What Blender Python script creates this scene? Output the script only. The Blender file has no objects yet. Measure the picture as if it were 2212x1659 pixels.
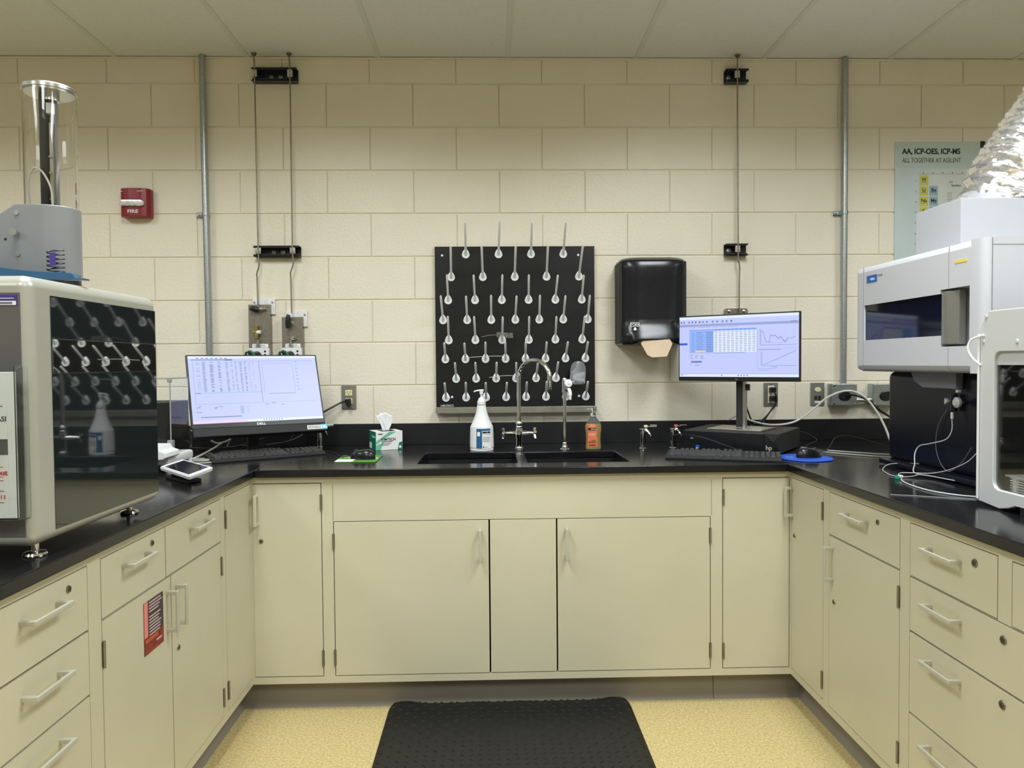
import bpy, bmesh, math, random
from mathutils import Vector, Matrix
random.seed(7)
SC = bpy.context.scene
C = SC.collection
PI = math.pi
R = math.radians

# ------------------------------------------------------------------ camera
cam_data = bpy.data.cameras.new('camera')
cam_data.sensor_fit = 'HORIZONTAL'
cam_data.sensor_width = 36.0
cam_data.lens = 36.0 * 1600.0 / 2212.0
cam_data.clip_start = 0.05
cam = bpy.data.objects.new('camera', cam_data)
C.objects.link(cam)
yaw, pitch, roll = -0.0278, -0.0285, -0.0082
fw = Vector((-math.sin(yaw) * math.cos(pitch), math.cos(yaw) * math.cos(pitch), math.sin(pitch)))
rt = Vector((math.cos(yaw), math.sin(yaw), 0.0))
up = rt.cross(fw)
rt2 = rt * math.cos(roll) + up * math.sin(roll)
up2 = up * math.cos(roll) - rt * math.sin(roll)
mm = Matrix((rt2, up2, -fw)).transposed().to_4x4()
mm.translation = Vector((0.0, -3.5432, 1.2994))
cam.matrix_world = mm
SC.camera = cam

# ------------------------------------------------------------------ world, lights, exposure
SC.view_settings.view_transform = 'Standard'
SC.view_settings.look = 'None'
SC.view_settings.gamma = 1.0
SC.view_settings.exposure = 0.0
SC.view_settings.use_curve_mapping = False
w = bpy.data.worlds.new('world')
SC.world = w
w.use_nodes = True
w.node_tree.nodes['Background'].inputs[0].default_value = (0.9, 0.92, 1.0, 1)
w.node_tree.nodes['Background'].inputs[1].default_value = 0.01
CEIL = 2.738


RECESS = 0.05
LAMPS = []


def ceiling_lamp(x, y, power):
    """a recessed 2 x 4 ft fixture: the light sits up inside its housing (built with the ceiling)"""
    l = bpy.data.lights.new('fluorescent_light', 'AREA')
    l.shape = 'RECTANGLE'
    l.size = 0.54
    l.size_y = 1.14
    l.energy = power
    l.color = (0.90, 0.955, 1.0)
    # photometric distribution of a louvred fixture: full output downwards, cut off near the horizontal
    l.use_nodes = True
    nt = l.node_tree
    em = nt.nodes['Emission']
    geo = nt.nodes.new('ShaderNodeNewGeometry')
    dot = nt.nodes.new('ShaderNodeVectorMath')
    dot.operation = 'DOT_PRODUCT'
    nt.links.new(geo.outputs['Normal'], dot.inputs[0])
    nt.links.new(geo.outputs['Incoming'], dot.inputs[1])
    ab = nt.nodes.new('ShaderNodeMath')
    ab.operation = 'ABSOLUTE'
    nt.links.new(dot.outputs['Value'], ab.inputs[0])
    mr = nt.nodes.new('ShaderNodeMapRange')
    mr.interpolation_type = 'SMOOTHSTEP'
    mr.inputs['From Min'].default_value = 0.15
    mr.inputs['From Max'].default_value = 0.40
    nt.links.new(ab.outputs[0], mr.inputs['Value'])
    nt.links.new(mr.outputs['Result'], em.inputs['Strength'])
    o = bpy.data.objects.new('fluorescent_light', l)
    o.location = (x, y, CEIL + RECESS - 0.012)
    C.objects.link(o)
    LAMPS.append((x, y))


for ly, lp in ((-1.83, 40), (-4.27, 40)):
    ceiling_lamp(-0.8224, ly, lp * .95)
    ceiling_lamp(1.0064, ly, lp * 1.08)
    for lx in (-2.6512, 2.8352):
        ceiling_lamp(lx, ly, lp * .8)


# ------------------------------------------------------------------ materials
def lin(c):
    c = c / 255.0
    return c / 12.92 if c <= 0.04045 else ((c + 0.055) / 1.055) ** 2.4


def rgb(r, g, b):
    return (lin(r), lin(g), lin(b), 1)


MATS = {}


def mat(name, col, rough=0.5, metal=0.0, var=0.04, vscale=30.0, bump=0.0, bscale=200.0, spec=0.5, trans=0.0, ior=1.45,
        coat=0.0, emit=None, estr=1.0, detail=3.0, alpha=1.0):
    m = bpy.data.materials.new(name)
    m.use_nodes = True
    nt = m.node_tree
    b = nt.nodes['Principled BSDF']
    b.inputs['Roughness'].default_value = rough
    b.inputs['Metallic'].default_value = metal
    b.inputs['Specular IOR Level'].default_value = spec
    b.inputs['IOR'].default_value = ior
    b.inputs['Transmission Weight'].default_value = trans
    b.inputs['Coat Weight'].default_value = coat
    b.inputs['Alpha'].default_value = alpha
    tc = nt.nodes.new('ShaderNodeTexCoord')
    if var > 0:
        n = nt.nodes.new('ShaderNodeTexNoise')
        n.inputs['Scale'].default_value = vscale
        n.inputs['Detail'].default_value = detail
        nt.links.new(tc.outputs['Object'], n.inputs['Vector'])
        mr = nt.nodes.new('ShaderNodeMapRange')
        mr.inputs['From Min'].default_value = 0.25
        mr.inputs['From Max'].default_value = 0.75
        mr.inputs['To Min'].default_value = 1.0 - var
        mr.inputs['To Max'].default_value = 1.0 + var
        nt.links.new(n.outputs['Fac'], mr.inputs['Value'])
        vm = nt.nodes.new('ShaderNodeVectorMath')
        vm.operation = 'SCALE'
        vm.inputs[0].default_value = col[:3]
        nt.links.new(mr.outputs['Result'], vm.inputs['Scale'])
        nt.links.new(vm.outputs['Vector'], b.inputs['Base Color'])
    else:
        b.inputs['Base Color'].default_value = col
    if bump > 0:
        n2 = nt.nodes.new('ShaderNodeTexNoise')
        n2.inputs['Scale'].default_value = bscale
        n2.inputs['Detail'].default_value = 4.0
        nt.links.new(tc.outputs['Object'], n2.inputs['Vector'])
        bp = nt.nodes.new('ShaderNodeBump')
        bp.inputs['Strength'].default_value = bump
        bp.inputs['Distance'].default_value = 0.002
        nt.links.new(n2.outputs['Fac'], bp.inputs['Height'])
        nt.links.new(bp.outputs['Normal'], b.inputs['Normal'])
    if emit:
        b.inputs['Emission Color'].default_value = emit
        b.inputs['Emission Strength'].default_value = estr
    MATS[name] = m
    return m


WALL = mat('painted_block', (0.80, 0.74, 0.60, 1), 0.42, var=0.03, vscale=3, bump=0.9, bscale=75)
PLAIN = mat('painted_wall', (0.33, 0.33, 0.31, 1), 0.5, var=0.02, vscale=3)
CEILM = mat('ceiling_tile', (0.74, 0.75, 0.71, 1), 0.9, var=0.03, vscale=60)
FIXT = mat('white_enamel', (0.82, 0.82, 0.80, 1), 0.5, var=0)
TBAR = mat('ceiling_grid', (0.68, 0.69, 0.65, 1), 0.7, var=0.01)
FLOORM = mat('speckled_floor', (0.58, 0.465, 0.215, 1), 0.45, var=0.34, vscale=120, bump=0.4, bscale=160, detail=5)
CAB = mat('cream_laminate', (0.56, 0.525, 0.38, 1), 0.42, var=0.035, vscale=4, bump=0.05, bscale=300)
GAP = mat('dark_gap', (0.03, 0.028, 0.02, 1), 0.9, var=0)
KICK = mat('rubber_cove_base', (0.23, 0.205, 0.165, 1), 0.45, var=0.05, vscale=6)
EPOXY = mat('black_epoxy', (0.0085, 0.0085, 0.0095, 1), 0.16, var=0.25, vscale=9, bump=0.05, bscale=25)
EPOXYM = mat('matt_black_epoxy', (0.010, 0.010, 0.011, 1), 0.38, var=0.25, vscale=20)
SATIN = mat('satin_aluminium', (0.45, 0.435, 0.35, 1), 0.42, 0.0, var=0.03)
STEELD = mat('dull_steel', (0.30, 0.275, 0.22, 1), 0.4, 0.9, var=0.15, vscale=60)
HINGE = mat('hinge_steel', (0.12, 0.11, 0.08, 1), 0.45, 0.7, var=0.3, vscale=150)
STEEL = mat('brushed_steel', (0.60, 0.60, 0.56, 1), 0.28, 1.0, var=0.05, vscale=40)
GALV = mat('galvanised_steel', (0.42, 0.46, 0.46, 1), 0.36, 0.85, var=0.16, vscale=120)
CHROME = mat('chrome', (0.78, 0.78, 0.78, 1), 0.06, 1.0, var=0.0)
BRASS = mat('brass', (0.75, 0.55, 0.18, 1), 0.25, 1.0, var=0.05)
BLK = mat('black_plastic', (0.012, 0.012, 0.013, 1), 0.35, var=0.1)
BLKM = mat('matt_black_plastic', (0.017, 0.017, 0.017, 1), 0.6, var=0.1, vscale=80)
BLKG = mat('gloss_black_plastic', (0.010, 0.0105, 0.013, 1), 0.22, var=0.1, vscale=8)
KEYM = mat('charcoal_key_plastic', (0.045, 0.045, 0.045, 1), 0.5, var=0.1)
BOARD = mat('black_pegboard', (0.0075, 0.0075, 0.008, 1), 0.32, var=0.35, vscale=7)
PEG = mat('white_translucent_plastic', (0.88, 0.90, 0.90, 1), 0.3, var=0.03)
WHITE = mat('white_plastic', (0.80, 0.80, 0.80, 1), 0.4, var=0.02)
INST = mat('white_instrument_casing', (0.57, 0.575, 0.61, 1), 0.42, var=0.015, vscale=5)
HOODM = mat('white_hood_paint', (0.46, 0.465, 0.49, 1), 0.45, var=0.015, vscale=5)
INSTG = mat('grey_white_casing', (0.56, 0.57, 0.56, 1), 0.45, var=0.015, vscale=5)
GREYM = mat('grey_painted_metal', (0.23, 0.235, 0.24, 1), 0.38, var=0.03, vscale=12)
PANELG = mat('dark_grey_panel', (0.115, 0.11, 0.105, 1), 0.45, var=0.04, vscale=10)
SILV = mat('silver_frame', (0.47, 0.47, 0.41, 1), 0.36, 0.35, var=0.02)
DGLASS = mat('smoked_glass', (0.012, 0.017, 0.018, 1), 0.03, var=0.0, spec=0.9, ior=1.6)
MIRROR = mat('mirror_window', (0.62, 0.62, 0.60, 1), 0.02, 1.0, var=0.0)
NAVYG = mat('dark_blue_glass', (0.006, 0.007, 0.018, 1), 0.06, var=0.0, spec=0.6)
NAVYM = mat('dark_navy_panel', (0.006, 0.007, 0.014, 1), 0.3, var=0.1)
GLASS = mat('clear_glass', (1, 1, 1, 1), 0.02, var=0, trans=1.0, ior=1.45)
WINDOWG = mat('clear_window', (0.90, 0.92, 0.92, 1), 0.02, var=0, trans=1.0, ior=1.5)
LINER = mat('dark_interior_liner', (0.035, 0.032, 0.028, 1), 0.5, var=0.2, vscale=12)
ACRYL = mat('clear_acrylic', (0.97, 1, 1, 1), 0.03, var=0, trans=1.0, ior=1.2)
PETW = mat('clear_bottle_plastic', (0.93, 0.96, 0.98, 1), 0.10, var=0, trans=0.93, ior=1.18)
MILKY = mat('milky_bottle_plastic', (0.92, 0.95, 0.97, 1), 0.12, var=0, trans=0.90, ior=1.22)
BLUE = mat('blue_plastic', (0.035, 0.10, 0.19, 1), 0.3, var=0.05)
BLUEP = mat('blue_mat', (0.012, 0.095, 0.56, 1), 0.55, var=0.05)
BLUEL = mat('blue_label', (0.015, 0.12, 0.42, 1), 0.4, var=0)
TEALB = mat('petrol_blue_label', (0.02, 0.115, 0.24, 1), 0.4, var=0)
CYAN = mat('cyan_sticker', (0.10, 0.58, 0.80, 1), 0.4, var=0)
GREENP = mat('green_mousepad', (0.085, 0.27, 0.03, 1), 0.6, var=0.05)
GREENK = mat('green_knob', (0.012, 0.11, 0.04, 1), 0.3, var=0.1)
GREENB = mat('dark_green_print', (0.0, 0.17, 0.09, 1), 0.5, var=0.02)
GREENL = mat('pale_green_print', (0.16, 0.46, 0.32, 1), 0.5, var=0.02)
PAPER = mat('white_paper', (0.80, 0.80, 0.76, 1), 0.6, var=0.02)
KRAFT = mat('kraft_paper', (0.60, 0.465, 0.32, 1), 0.7, var=0.05)
RED = mat('red_plastic', (0.24, 0.013, 0.018, 1), 0.3, var=0.03)
REDT = mat('red_ink', (0.5, 0.03, 0.03, 1), 0.6, var=0)
INK = mat('black_ink', (0.015, 0.015, 0.015, 1), 0.6, var=0)
INKG = mat('grey_ink', (0.18, 0.18, 0.19, 1), 0.6, var=0)
WINK = mat('white_ink', (0.85, 0.85, 0.85, 1), 0.5, var=0)
YELL = mat('yellow_tape', (0.78, 0.62, 0.12, 1), 0.5, var=0.03)
CREAM = mat('ivory_plastic', (0.74, 0.68, 0.38, 1), 0.4, var=0.02)
RUBBER = mat('black_rubber_mat', (0.012, 0.012, 0.011, 1), 0.44, var=0.2, vscale=40, bump=0.3, bscale=120)
NICKEL = mat('wall_plate_steel', (0.30, 0.29, 0.24, 1), 0.42, 0.6, var=0.08)
NAVYB = mat('navy_painted_metal', (0.012, 0.018, 0.032, 1), 0.3, var=0.1)
GREYC = mat('grey_cable', (0.44, 0.44, 0.40, 1), 0.5, var=0.02)
WHC = mat('white_cable', (0.72, 0.71, 0.64, 1), 0.45, var=0.02)
LIQ = mat('amber_soap', (0.62, 0.42, 0.03, 1), 0.10, var=0, trans=0.45, ior=1.33)
ORNG = mat('orange_label', (0.80, 0.19, 0.07, 1), 0.45, var=0.12, vscale=60)
POST1 = mat('pale_teal_print', (0.50, 0.60, 0.56, 1), 0.45, var=0.03)
POST2 = mat('pale_grey_print', (0.62, 0.66, 0.62, 1), 0.45, var=0.05, vscale=6)
POST3 = mat('pale_blue_print', (0.54, 0.63, 0.63, 1), 0.45, var=0.05, vscale=8)
POSTY = mat('yellow_print', (0.55, 0.56, 0.10, 1), 0.5, var=0)
POSTB = mat('blue_grey_print', (0.28, 0.42, 0.48, 1), 0.5, var=0)
FLY1 = mat('dark_plum_print', (0.06, 0.03, 0.035, 1), 0.45, var=0.1)
FLY2 = mat('pink_print', (0.75, 0.22, 0.20, 1), 0.45, var=0.05)
FLY3 = mat('dark_red_print', (0.22, 0.02, 0.015, 1), 0.45, var=0.6, vscale=90)
FOIL = mat('crinkled_foil', (0.93, 0.93, 0.94, 1), 0.24, 0.92, var=0.03, vscale=50, bump=1.0, bscale=60)
TUBEW = mat('clear_white_tubing', (0.55, 0.57, 0.56, 1), 0.3, var=0)
TEALC = mat('teal_clip', (0.02, 0.35, 0.22, 1), 0.4, var=0)
PURP = mat('blue_violet_label', (0.06, 0.04, 0.24, 1), 0.4, var=0)
LENSM = mat('strobe_lens', (0.75, 0.76, 0.78, 1), 0.12, 0.6, var=0.4, vscale=60)


def emis(name, col, s=1.0):
    return mat(name, (0.02, 0.02, 0.02, 1), 0.35, var=0, emit=col, estr=s)


SCR = emis('screen_pale_blue', (0.54, 0.60, 0.97, 1))
SCR_W = emis('screen_white', (0.74, 0.83, 1.0, 1))
SCR_P = emis('screen_pink', (0.80, 0.62, 0.86, 1))
SCR_D = emis('screen_dark_text', (0.10, 0.12, 0.28, 1))
SCR_G = emis('screen_grey_text', (0.17, 0.20, 0.42, 1))
SCR_L = emis('screen_line', (0.32, 0.37, 0.68, 1))
SCR_B = emis('screen_light_blue', (0.27, 0.45, 0.95, 1))
SCR_BB = emis('screen_strong_blue', (0.03, 0.09, 0.62, 1))
SCR_O = emis('screen_orange', (0.95, 0.62, 0.22, 1))
SCR_T = emis('screen_teal', (0.20, 0.52, 0.58, 1))
SCR_OFF = mat('dark_display', (0.010, 0.011, 0.022, 1), 0.12, var=0)


# ------------------------------------------------------------------ mesh helpers
class MB:
    def __init__(s):
        s.bm = bmesh.new()
        s.mats = []

    def mi(s, m):
        if m is None:
            return 0
        if m not in s.mats:
            s.mats.append(m)
        return s.mats.index(m)

    def _take(s, tmp, m, M=None):
        i = s.mi(m)
        vm = {}
        for v in tmp.verts:
            vm[v] = s.bm.verts.new(M @ v.co if M else v.co)
        for f in tmp.faces:
            try:
                nf = s.bm.faces.new([vm[v] for v in f.verts])
                nf.material_index = i
                nf.smooth = f.smooth
            except ValueError:
                pass
        tmp.free()

    def box(s, x0, x1, y0, y1, z0, z1, bev=0.0, m=None, seg=2, M=None, sm=False):
        t = bmesh.new()
        bmesh.ops.create_cube(t, size=1.0)
        for v in t.verts:
            v.co = Vector(((x0 + x1) / 2 + v.co.x * (x1 - x0), (y0 + y1) / 2 + v.co.y * (y1 - y0),
                           (z0 + z1) / 2 + v.co.z * (z1 - z0)))
        if bev > 0:
            bev = min(bev, 0.49 * min(abs(x1 - x0), abs(y1 - y0), abs(z1 - z0)))
            bmesh.ops.bevel(t, geom=list(t.edges), offset=bev, segments=seg, profile=0.5, affect='EDGES')
        s._take(t, m, M)
        return s

    def cyl(s, p0, p1, r0, r1=None, seg=16, m=None, caps=True):
        p0, p1 = Vector(p0), Vector(p1)
        if r1 is None:
            r1 = r0
        d = p1 - p0
        q = d.to_track_quat('Z', 'Y')
        a = []
        b = []
        i = s.mi(m)
        for k in range(seg):
            t = 2 * PI * k / seg
            e = q @ Vector((math.cos(t), math.sin(t), 0))
            a.append(s.bm.verts.new(p0 + e * r0))
            b.append(s.bm.verts.new(p1 + e * r1))
        for k in range(seg):
            f = s.bm.faces.new([a[k], a[(k + 1) % seg], b[(k + 1) % seg], b[k]])
            f.smooth = True
            f.material_index = i
        if caps:
            if r0 > 1e-6:
                s.bm.faces.new(a[::-1]).material_index = i
            if r1 > 1e-6:
                s.bm.faces.new(b).material_index = i
        return s

    def tube(s, pts, r, seg=8, m=None, spline=True, n=8, rad=None):
        pts = [Vector(p) for p in pts]
        if spline and len(pts) > 2:
            P = [pts[0] * 2 - pts[1]] + pts + [pts[-1] * 2 - pts[-2]]
            o = []
            for k in range(1, len(P) - 2):
                for j in range(n):
                    t = j / n
                    a, b, c, d = P[k - 1], P[k], P[k + 1], P[k + 2]
                    o.append(0.5 * ((2 * b) + (c - a) * t + (2 * a - 5 * b + 4 * c - d) * t * t + (
                            3 * b - a - 3 * c + d) * t ** 3))
            o.append(pts[-1])
            pts = o
        i = s.mi(m)
        rings = []
        nrm = None
        for k, p in enumerate(pts):
            if k == 0:
                d = pts[1] - p
            elif k == len(pts) - 1:
                d = p - pts[k - 1]
            else:
                d = pts[k + 1] - pts[k - 1]
            d.normalize()
            if nrm is None:
                nrm = d.orthogonal().normalized()
            else:
                nrm = (nrm - d * nrm.dot(d))
                nrm = nrm.normalized() if nrm.length > 1e-6 else d.orthogonal().normalized()
            bi = d.cross(nrm)
            rr = rad(k / (len(pts) - 1)) * r if rad else r
            rings.append([s.bm.verts.new(p + (nrm * math.cos(2 * PI * a / seg) + bi * math.sin(2 * PI * a / seg)) * rr)
                          for a in range(seg)])
        for k in range(len(rings) - 1):
            for a in range(seg):
                f = s.bm.faces.new(
                    [rings[k][a], rings[k][(a + 1) % seg], rings[k + 1][(a + 1) % seg], rings[k + 1][a]])
                f.smooth = True
                f.material_index = i
        s.bm.faces.new(rings[0][::-1]).material_index = i
        s.bm.faces.new(rings[-1]).material_index = i
        return s

    def lathe(s, prof, c=(0, 0, 0), seg=28, m=None, M=None, sx=1.0, sy=1.0):
        i = s.mi(m)
        c = Vector(c)
        rings = []
        for r, z in prof:
            if r < 1e-6:
                co = Vector((0, 0, z)) + c
                rings.append([s.bm.verts.new(M @ co if M else co)])
            else:
                ring = []
                for k in range(seg):
                    t = 2 * PI * k / seg
                    co = Vector((r * math.cos(t) * sx, r * math.sin(t) * sy, z)) + c
                    ring.append(s.bm.verts.new(M @ co if M else co))
                rings.append(ring)
        for a, b in zip(rings, rings[1:]):
            for k in range(seg):
                va = a[k % len(a)], a[(k + 1) % len(a)]
                vb = b[k % len(b)], b[(k + 1) % len(b)]
                if len(a) == 1 and len(b) == 1:
                    continue
                if len(a) == 1:
                    vs = [va[0], vb[1], vb[0]]
                elif len(b) == 1:
                    vs = [va[0], va[1], vb[0]]
                else:
                    vs = [va[0], va[1], vb[1], vb[0]]
                f = s.bm.faces.new(vs)
                f.smooth = True
                f.material_index = i
        if len(rings[0]) > 1:
            s.bm.faces.new(rings[0][::-1]).material_index = i
        if len(rings[-1]) > 1:
            s.bm.faces.new(rings[-1]).material_index = i
        return s

    def prism(s, poly, a0, a1, axis='y', m=None, bev=0.0, seg=2, M=None):
        """poly in the two remaining axes; extruded along axis"""
        t = bmesh.new()

        def P(u, v, a):
            return {'y': (u, a, v), 'x': (a, u, v), 'z': (u, v, a)}[axis]

        A = [t.verts.new(P(u, v, a0)) for u, v in poly]
        B = [t.verts.new(P(u, v, a1)) for u, v in poly]
        n = len(poly)
        t.faces.new(A)
        t.faces.new(B[::-1])
        for k in range(n):
            t.faces.new([A[k], B[k], B[(k + 1) % n], A[(k + 1) % n]])
        bmesh.ops.recalc_face_normals(t, faces=t.faces)
        if bev > 0:
            bmesh.ops.bevel(t, geom=list(t.edges), offset=bev, segments=seg, profile=0.5, affect='EDGES')
        s._take(t, m, M)
        return s

    def quad(s, pts, m=None):
        f = s.bm.faces.new([s.bm.verts.new(Vector(p)) for p in pts])
        f.material_index = s.mi(m)
        return s

    def slab(s, us, vs, holes, f, d0, d1, m=None):
        """grid slab with rectangular holes; f(u,v,d)->point; d0 front, d1 back"""
        us = sorted(set(us + [h[0] for h in holes] + [h[1] for h in holes]))
        vs = sorted(set(vs + [h[2] for h in holes] + [h[3] for h in holes]))
        t = bmesh.new()
        V = {}

        def vert(i, j, k):
            if (i, j, k) not in V:
                V[(i, j, k)] = t.verts.new(f(us[i], vs[j], (d0, d1)[k]))
            return V[(i, j, k)]

        def solid(i, j):
            if i < 0 or j < 0 or i >= len(us) - 1 or j >= len(vs) - 1:
                return False
            uc, vc = (us[i] + us[i + 1]) / 2, (vs[j] + vs[j + 1]) / 2
            return not any(h[0] < uc < h[1] and h[2] < vc < h[3] for h in holes)

        for i in range(len(us) - 1):
            for j in range(len(vs) - 1):
                if not solid(i, j):
                    continue
                for k in (0, 1):
                    t.faces.new([vert(i, j, k), vert(i + 1, j, k), vert(i + 1, j + 1, k), vert(i, j + 1, k)])
                for (a, b, c, d, ni, nj) in ((i, j, i, j + 1, i - 1, j), (i + 1, j, i + 1, j + 1, i + 1, j),
                                             (i, j, i + 1, j, i, j - 1), (i, j + 1, i + 1, j + 1, i, j + 1)):
                    if not solid(ni, nj):
                        t.faces.new([vert(a, b, 0), vert(c, d, 0), vert(c, d, 1), vert(a, b, 1)])
        bmesh.ops.recalc_face_normals(t, faces=t.faces)
        s._take(t, m)
        return s

    def obj(s, name, m=None, parent=None, ang=35, loc=None, rot=None, nowt=False):
        me = bpy.data.meshes.new(name)
        bmesh.ops.recalc_face_normals(s.bm, faces=s.bm.faces)
        for e in s.bm.edges:
            if len(e.link_faces) == 2 and e.calc_face_angle(0) > R(ang):
                e.smooth = False
        for f in s.bm.faces:
            f.smooth = True
        s.bm.to_mesh(me)
        s.bm.free()
        for x in (s.mats or [m]):
            me.materials.append(x or m)
        o = bpy.data.objects.new(name, me)
        C.objects.link(o)
        if parent:
            o.parent = parent
        if not nowt:
            wn = o.modifiers.new('normals', 'WEIGHTED_NORMAL')
            wn.keep_sharp = True
            wn.weight = 80
        if loc:
            o.location = loc
        if rot:
            o.rotation_euler = rot
        return o


def tag(o, label=None, cat=None, group=None, kind=None):
    if label:
        o['label'] = label
    if cat:
        o['category'] = cat
    if group:
        o['group'] = group
    if kind:
        o['kind'] = kind
    return o


def thing(name, label, cat, loc=(0, 0, 0), rz=0.0, group=None, rot=None):
    o = bpy.data.objects.new(name, None)
    o.empty_display_size = 0.05
    C.objects.link(o)
    o.location = loc
    o.rotation_euler = rot if rot else (0, 0, rz)
    return tag(o, label, cat, group)


def copy_tree(o, parent=None):
    c = o.copy()
    C.objects.link(c)
    if parent:
        c.parent = parent
    for ch in list(o.children):
        copy_tree(ch, c)
    return c


def text(body, size, M, m, parent=None, name='lettering', align='LEFT', depth=0.0003, bold=0.0, sx=1.0):
    cu = bpy.data.curves.new(name, 'FONT')
    cu.body = body
    cu.size = size
    cu.align_x = align
    cu.extrude = depth
    cu.offset = bold
    to = bpy.data.objects.new(name, cu)
    C.objects.link(to)
    dg = bpy.context.evaluated_depsgraph_get()
    me = bpy.data.meshes.new_from_object(to.evaluated_get(dg))
    bpy.data.objects.remove(to)
    bpy.data.curves.remove(cu)
    me.transform(M @ Matrix.Diagonal((sx, 1, 1, 1)))
    me.materials.clear()
    me.materials.append(m)
    o = bpy.data.objects.new(name, me)
    C.objects.link(o)
    if parent:
        o.parent = parent
    return o


def facing(x, y, z, d='y-'):
    """matrix placing text (in its XY plane) so that it reads from the given side"""
    rots = {'y-': Matrix.Rotation(PI / 2, 4, 'X'),
            'x+': Matrix.Rotation(PI / 2, 4, 'Z') @ Matrix.Rotation(PI / 2, 4, 'X'),
            'x-': Matrix.Rotation(-PI / 2, 4, 'Z') @ Matrix.Rotation(PI / 2, 4, 'X'),
            'z+': Matrix.Identity(4)}
    return Matrix.Translation((x, y, z)) @ rots[d]


# ------------------------------------------------------------------ structure
X0R, X1R, Y1R = -4.2, 4.3, -6.8
tag(MB().box(X0R - .1, X1R + .1, Y1R - .1, 0.12, -0.1, 0.0).obj('floor', FLOORM), kind='structure')
b = MB()
LH = [(lx - .3035, lx + .3035, ly - .6085, ly + .6085) for lx, ly in LAMPS]
b.slab([X0R, X1R], [Y1R, 0.0], LH, lambda u, v, d: Vector((u, v, d)), CEIL + .003, CEIL + .05, CEILM)
b.box(X0R, X1R, Y1R, 0.0, CEIL + .20, CEIL + .26, m=CEILM)
x = 0.092 - 0.6096 * 7
ys = [-1.2204 - 1.2192 * k for k in range(5)]


def blocked(x, y):
    return any(h[0] - .002 < x < h[1] + .002 and h[2] - .002 < y < h[3] + .002 for h in LH)


while x < X1R:
    if x > X0R:
        b.box(x - .0115, x + .0115, Y1R, -0.001, CEIL, CEIL + .006, m=TBAR)
    x += 0.6096
for y in ys:
    if y > Y1R:
        b.box(X0R, X1R, y - .0115, y + .0115, CEIL + .0004, CEIL + .006, m=TBAR)
tag(b.obj('ceiling'), kind='structure')
for k, (lx, ly) in enumerate(LAMPS):
    b = MB()
    W2, L2 = .3030, .6080
    b.box(-W2, W2, -L2, L2, RECESS, RECESS + .006)
    for s_ in (-1, 1):
        b.box(s_ * W2 - .003, s_ * W2 + .003, -L2, L2, .0065, RECESS)
        b.box(-W2, W2, s_ * L2 - .003, s_ * L2 + .003, .0065, RECESS)
    side = 'nearest the camera side' if ly < -4 else 'over the U-shaped worktop'
    nm = ['left of centre', 'right of centre', 'far left', 'far right'][(k % 4)]
    r = thing('ceiling_light', 'recessed fluorescent ceiling fixture, %s, %s' % (nm, side), 'ceiling light', (lx, ly, CEIL), 0, 'recessed ceiling fixtures')
    b.obj('housing', FIXT, r)

# the painted block wall, one block at a time so that the joints are real grooves
b = MB()
b.box(X0R - .1, X1R + .1, 0.0057, 0.14, -0.05, CEIL + .1)
zc = 2.0095 - 0.2032 * 10
row = 0
while zc < CEIL:
    off = -0.359 if row % 2 == 0 else -0.359 + 0.2032
    xx = off - 0.4064 * 10
    while xx < X1R:
        xa, xb = max(xx, X0R), min(xx + 0.4064, X1R)
        za, zb = max(zc, 0), min(zc + 0.2032, CEIL)
        if xb - xa > 0.03 and zb - za > 0.02:
            g = 0.0016
            o = random.uniform(-.0004, .0004)
            i = b.mi(WALL)
            A = [(xa + g * .3, 0.0058, za + g), (xb - g * .3, 0.0058, za + g), (xb - g * .3, 0.0058, zb - g), (xa + g * .3, 0.0058, zb - g)]
            e = 0.0032
            F = [(xa + e, o, za + e * 1.7), (xb - e, o, za + e * 1.7), (xb - e, o, zb - e * 1.3), (xa + e, o, zb - e * 1.3)]
            VA = [b.bm.verts.new(p) for p in A]
            VF = [b.bm.verts.new(p) for p in F]
            b.bm.faces.new(VF)
            for k in range(4):
                b.bm.faces.new([VA[k], VA[(k + 1) % 4], VF[(k + 1) % 4], VF[k]])
        xx += 0.4064
    zc += 0.2032
    row += 1
b.mats = []
tag(b.obj('wall_back', WALL, ang=15), kind='structure')
tag(MB().box(X0R - .12, X0R, Y1R, 0.0, 0, CEIL).obj('wall_left', PLAIN), kind='structure')
tag(MB().box(X1R, X1R + .12, Y1R, 0.0, 0, CEIL).obj('wall_right', PLAIN), kind='structure')
tag(MB().box(X0R, X1R, Y1R - .12, Y1R, 0, CEIL).obj('wall_front', PLAIN), kind='structure')
tag(MB().box(X0R, X1R, -0.010, -0.0005, CEIL - .008, CEIL - .0005).obj('trim_1', WALL), kind='structure')

# ------------------------------------------------------------------ base cabinets
YF, XLF, XRF = -0.7976, -0.8935, 1.1242
ZT, ZB = 0.8845, 0.112


def map_back(u, n, z):
    return Vector((u, YF - n, z))


def map_left(u, n, z):
    return Vector((XLF + n, u, z))


def map_right(u, n, z):
    return Vector((XRF - n, u, z))


def mbox(b, f, u0, u1, n0, n1, z0, z1, bev=0.0, m=None):
    p, q = f(u0, n0, z0), f(u1, n1, z1)
    b.box(min(p.x, q.x), max(p.x, q.x), min(p.y, q.y), max(p.y, q.y), min(p.z, q.z), max(p.z, q.z), bev, m)


def front(root, f, kind, u0, u1, z0, z1):
    g = 0.0027
    b = MB()
    mbox(b, f, min(u0, u1) + g, max(u0, u1) - g, -0.018, 0.001, z0 + g, z1 - g, 0.0012)
    return b.obj(kind, CAB, root)


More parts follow.
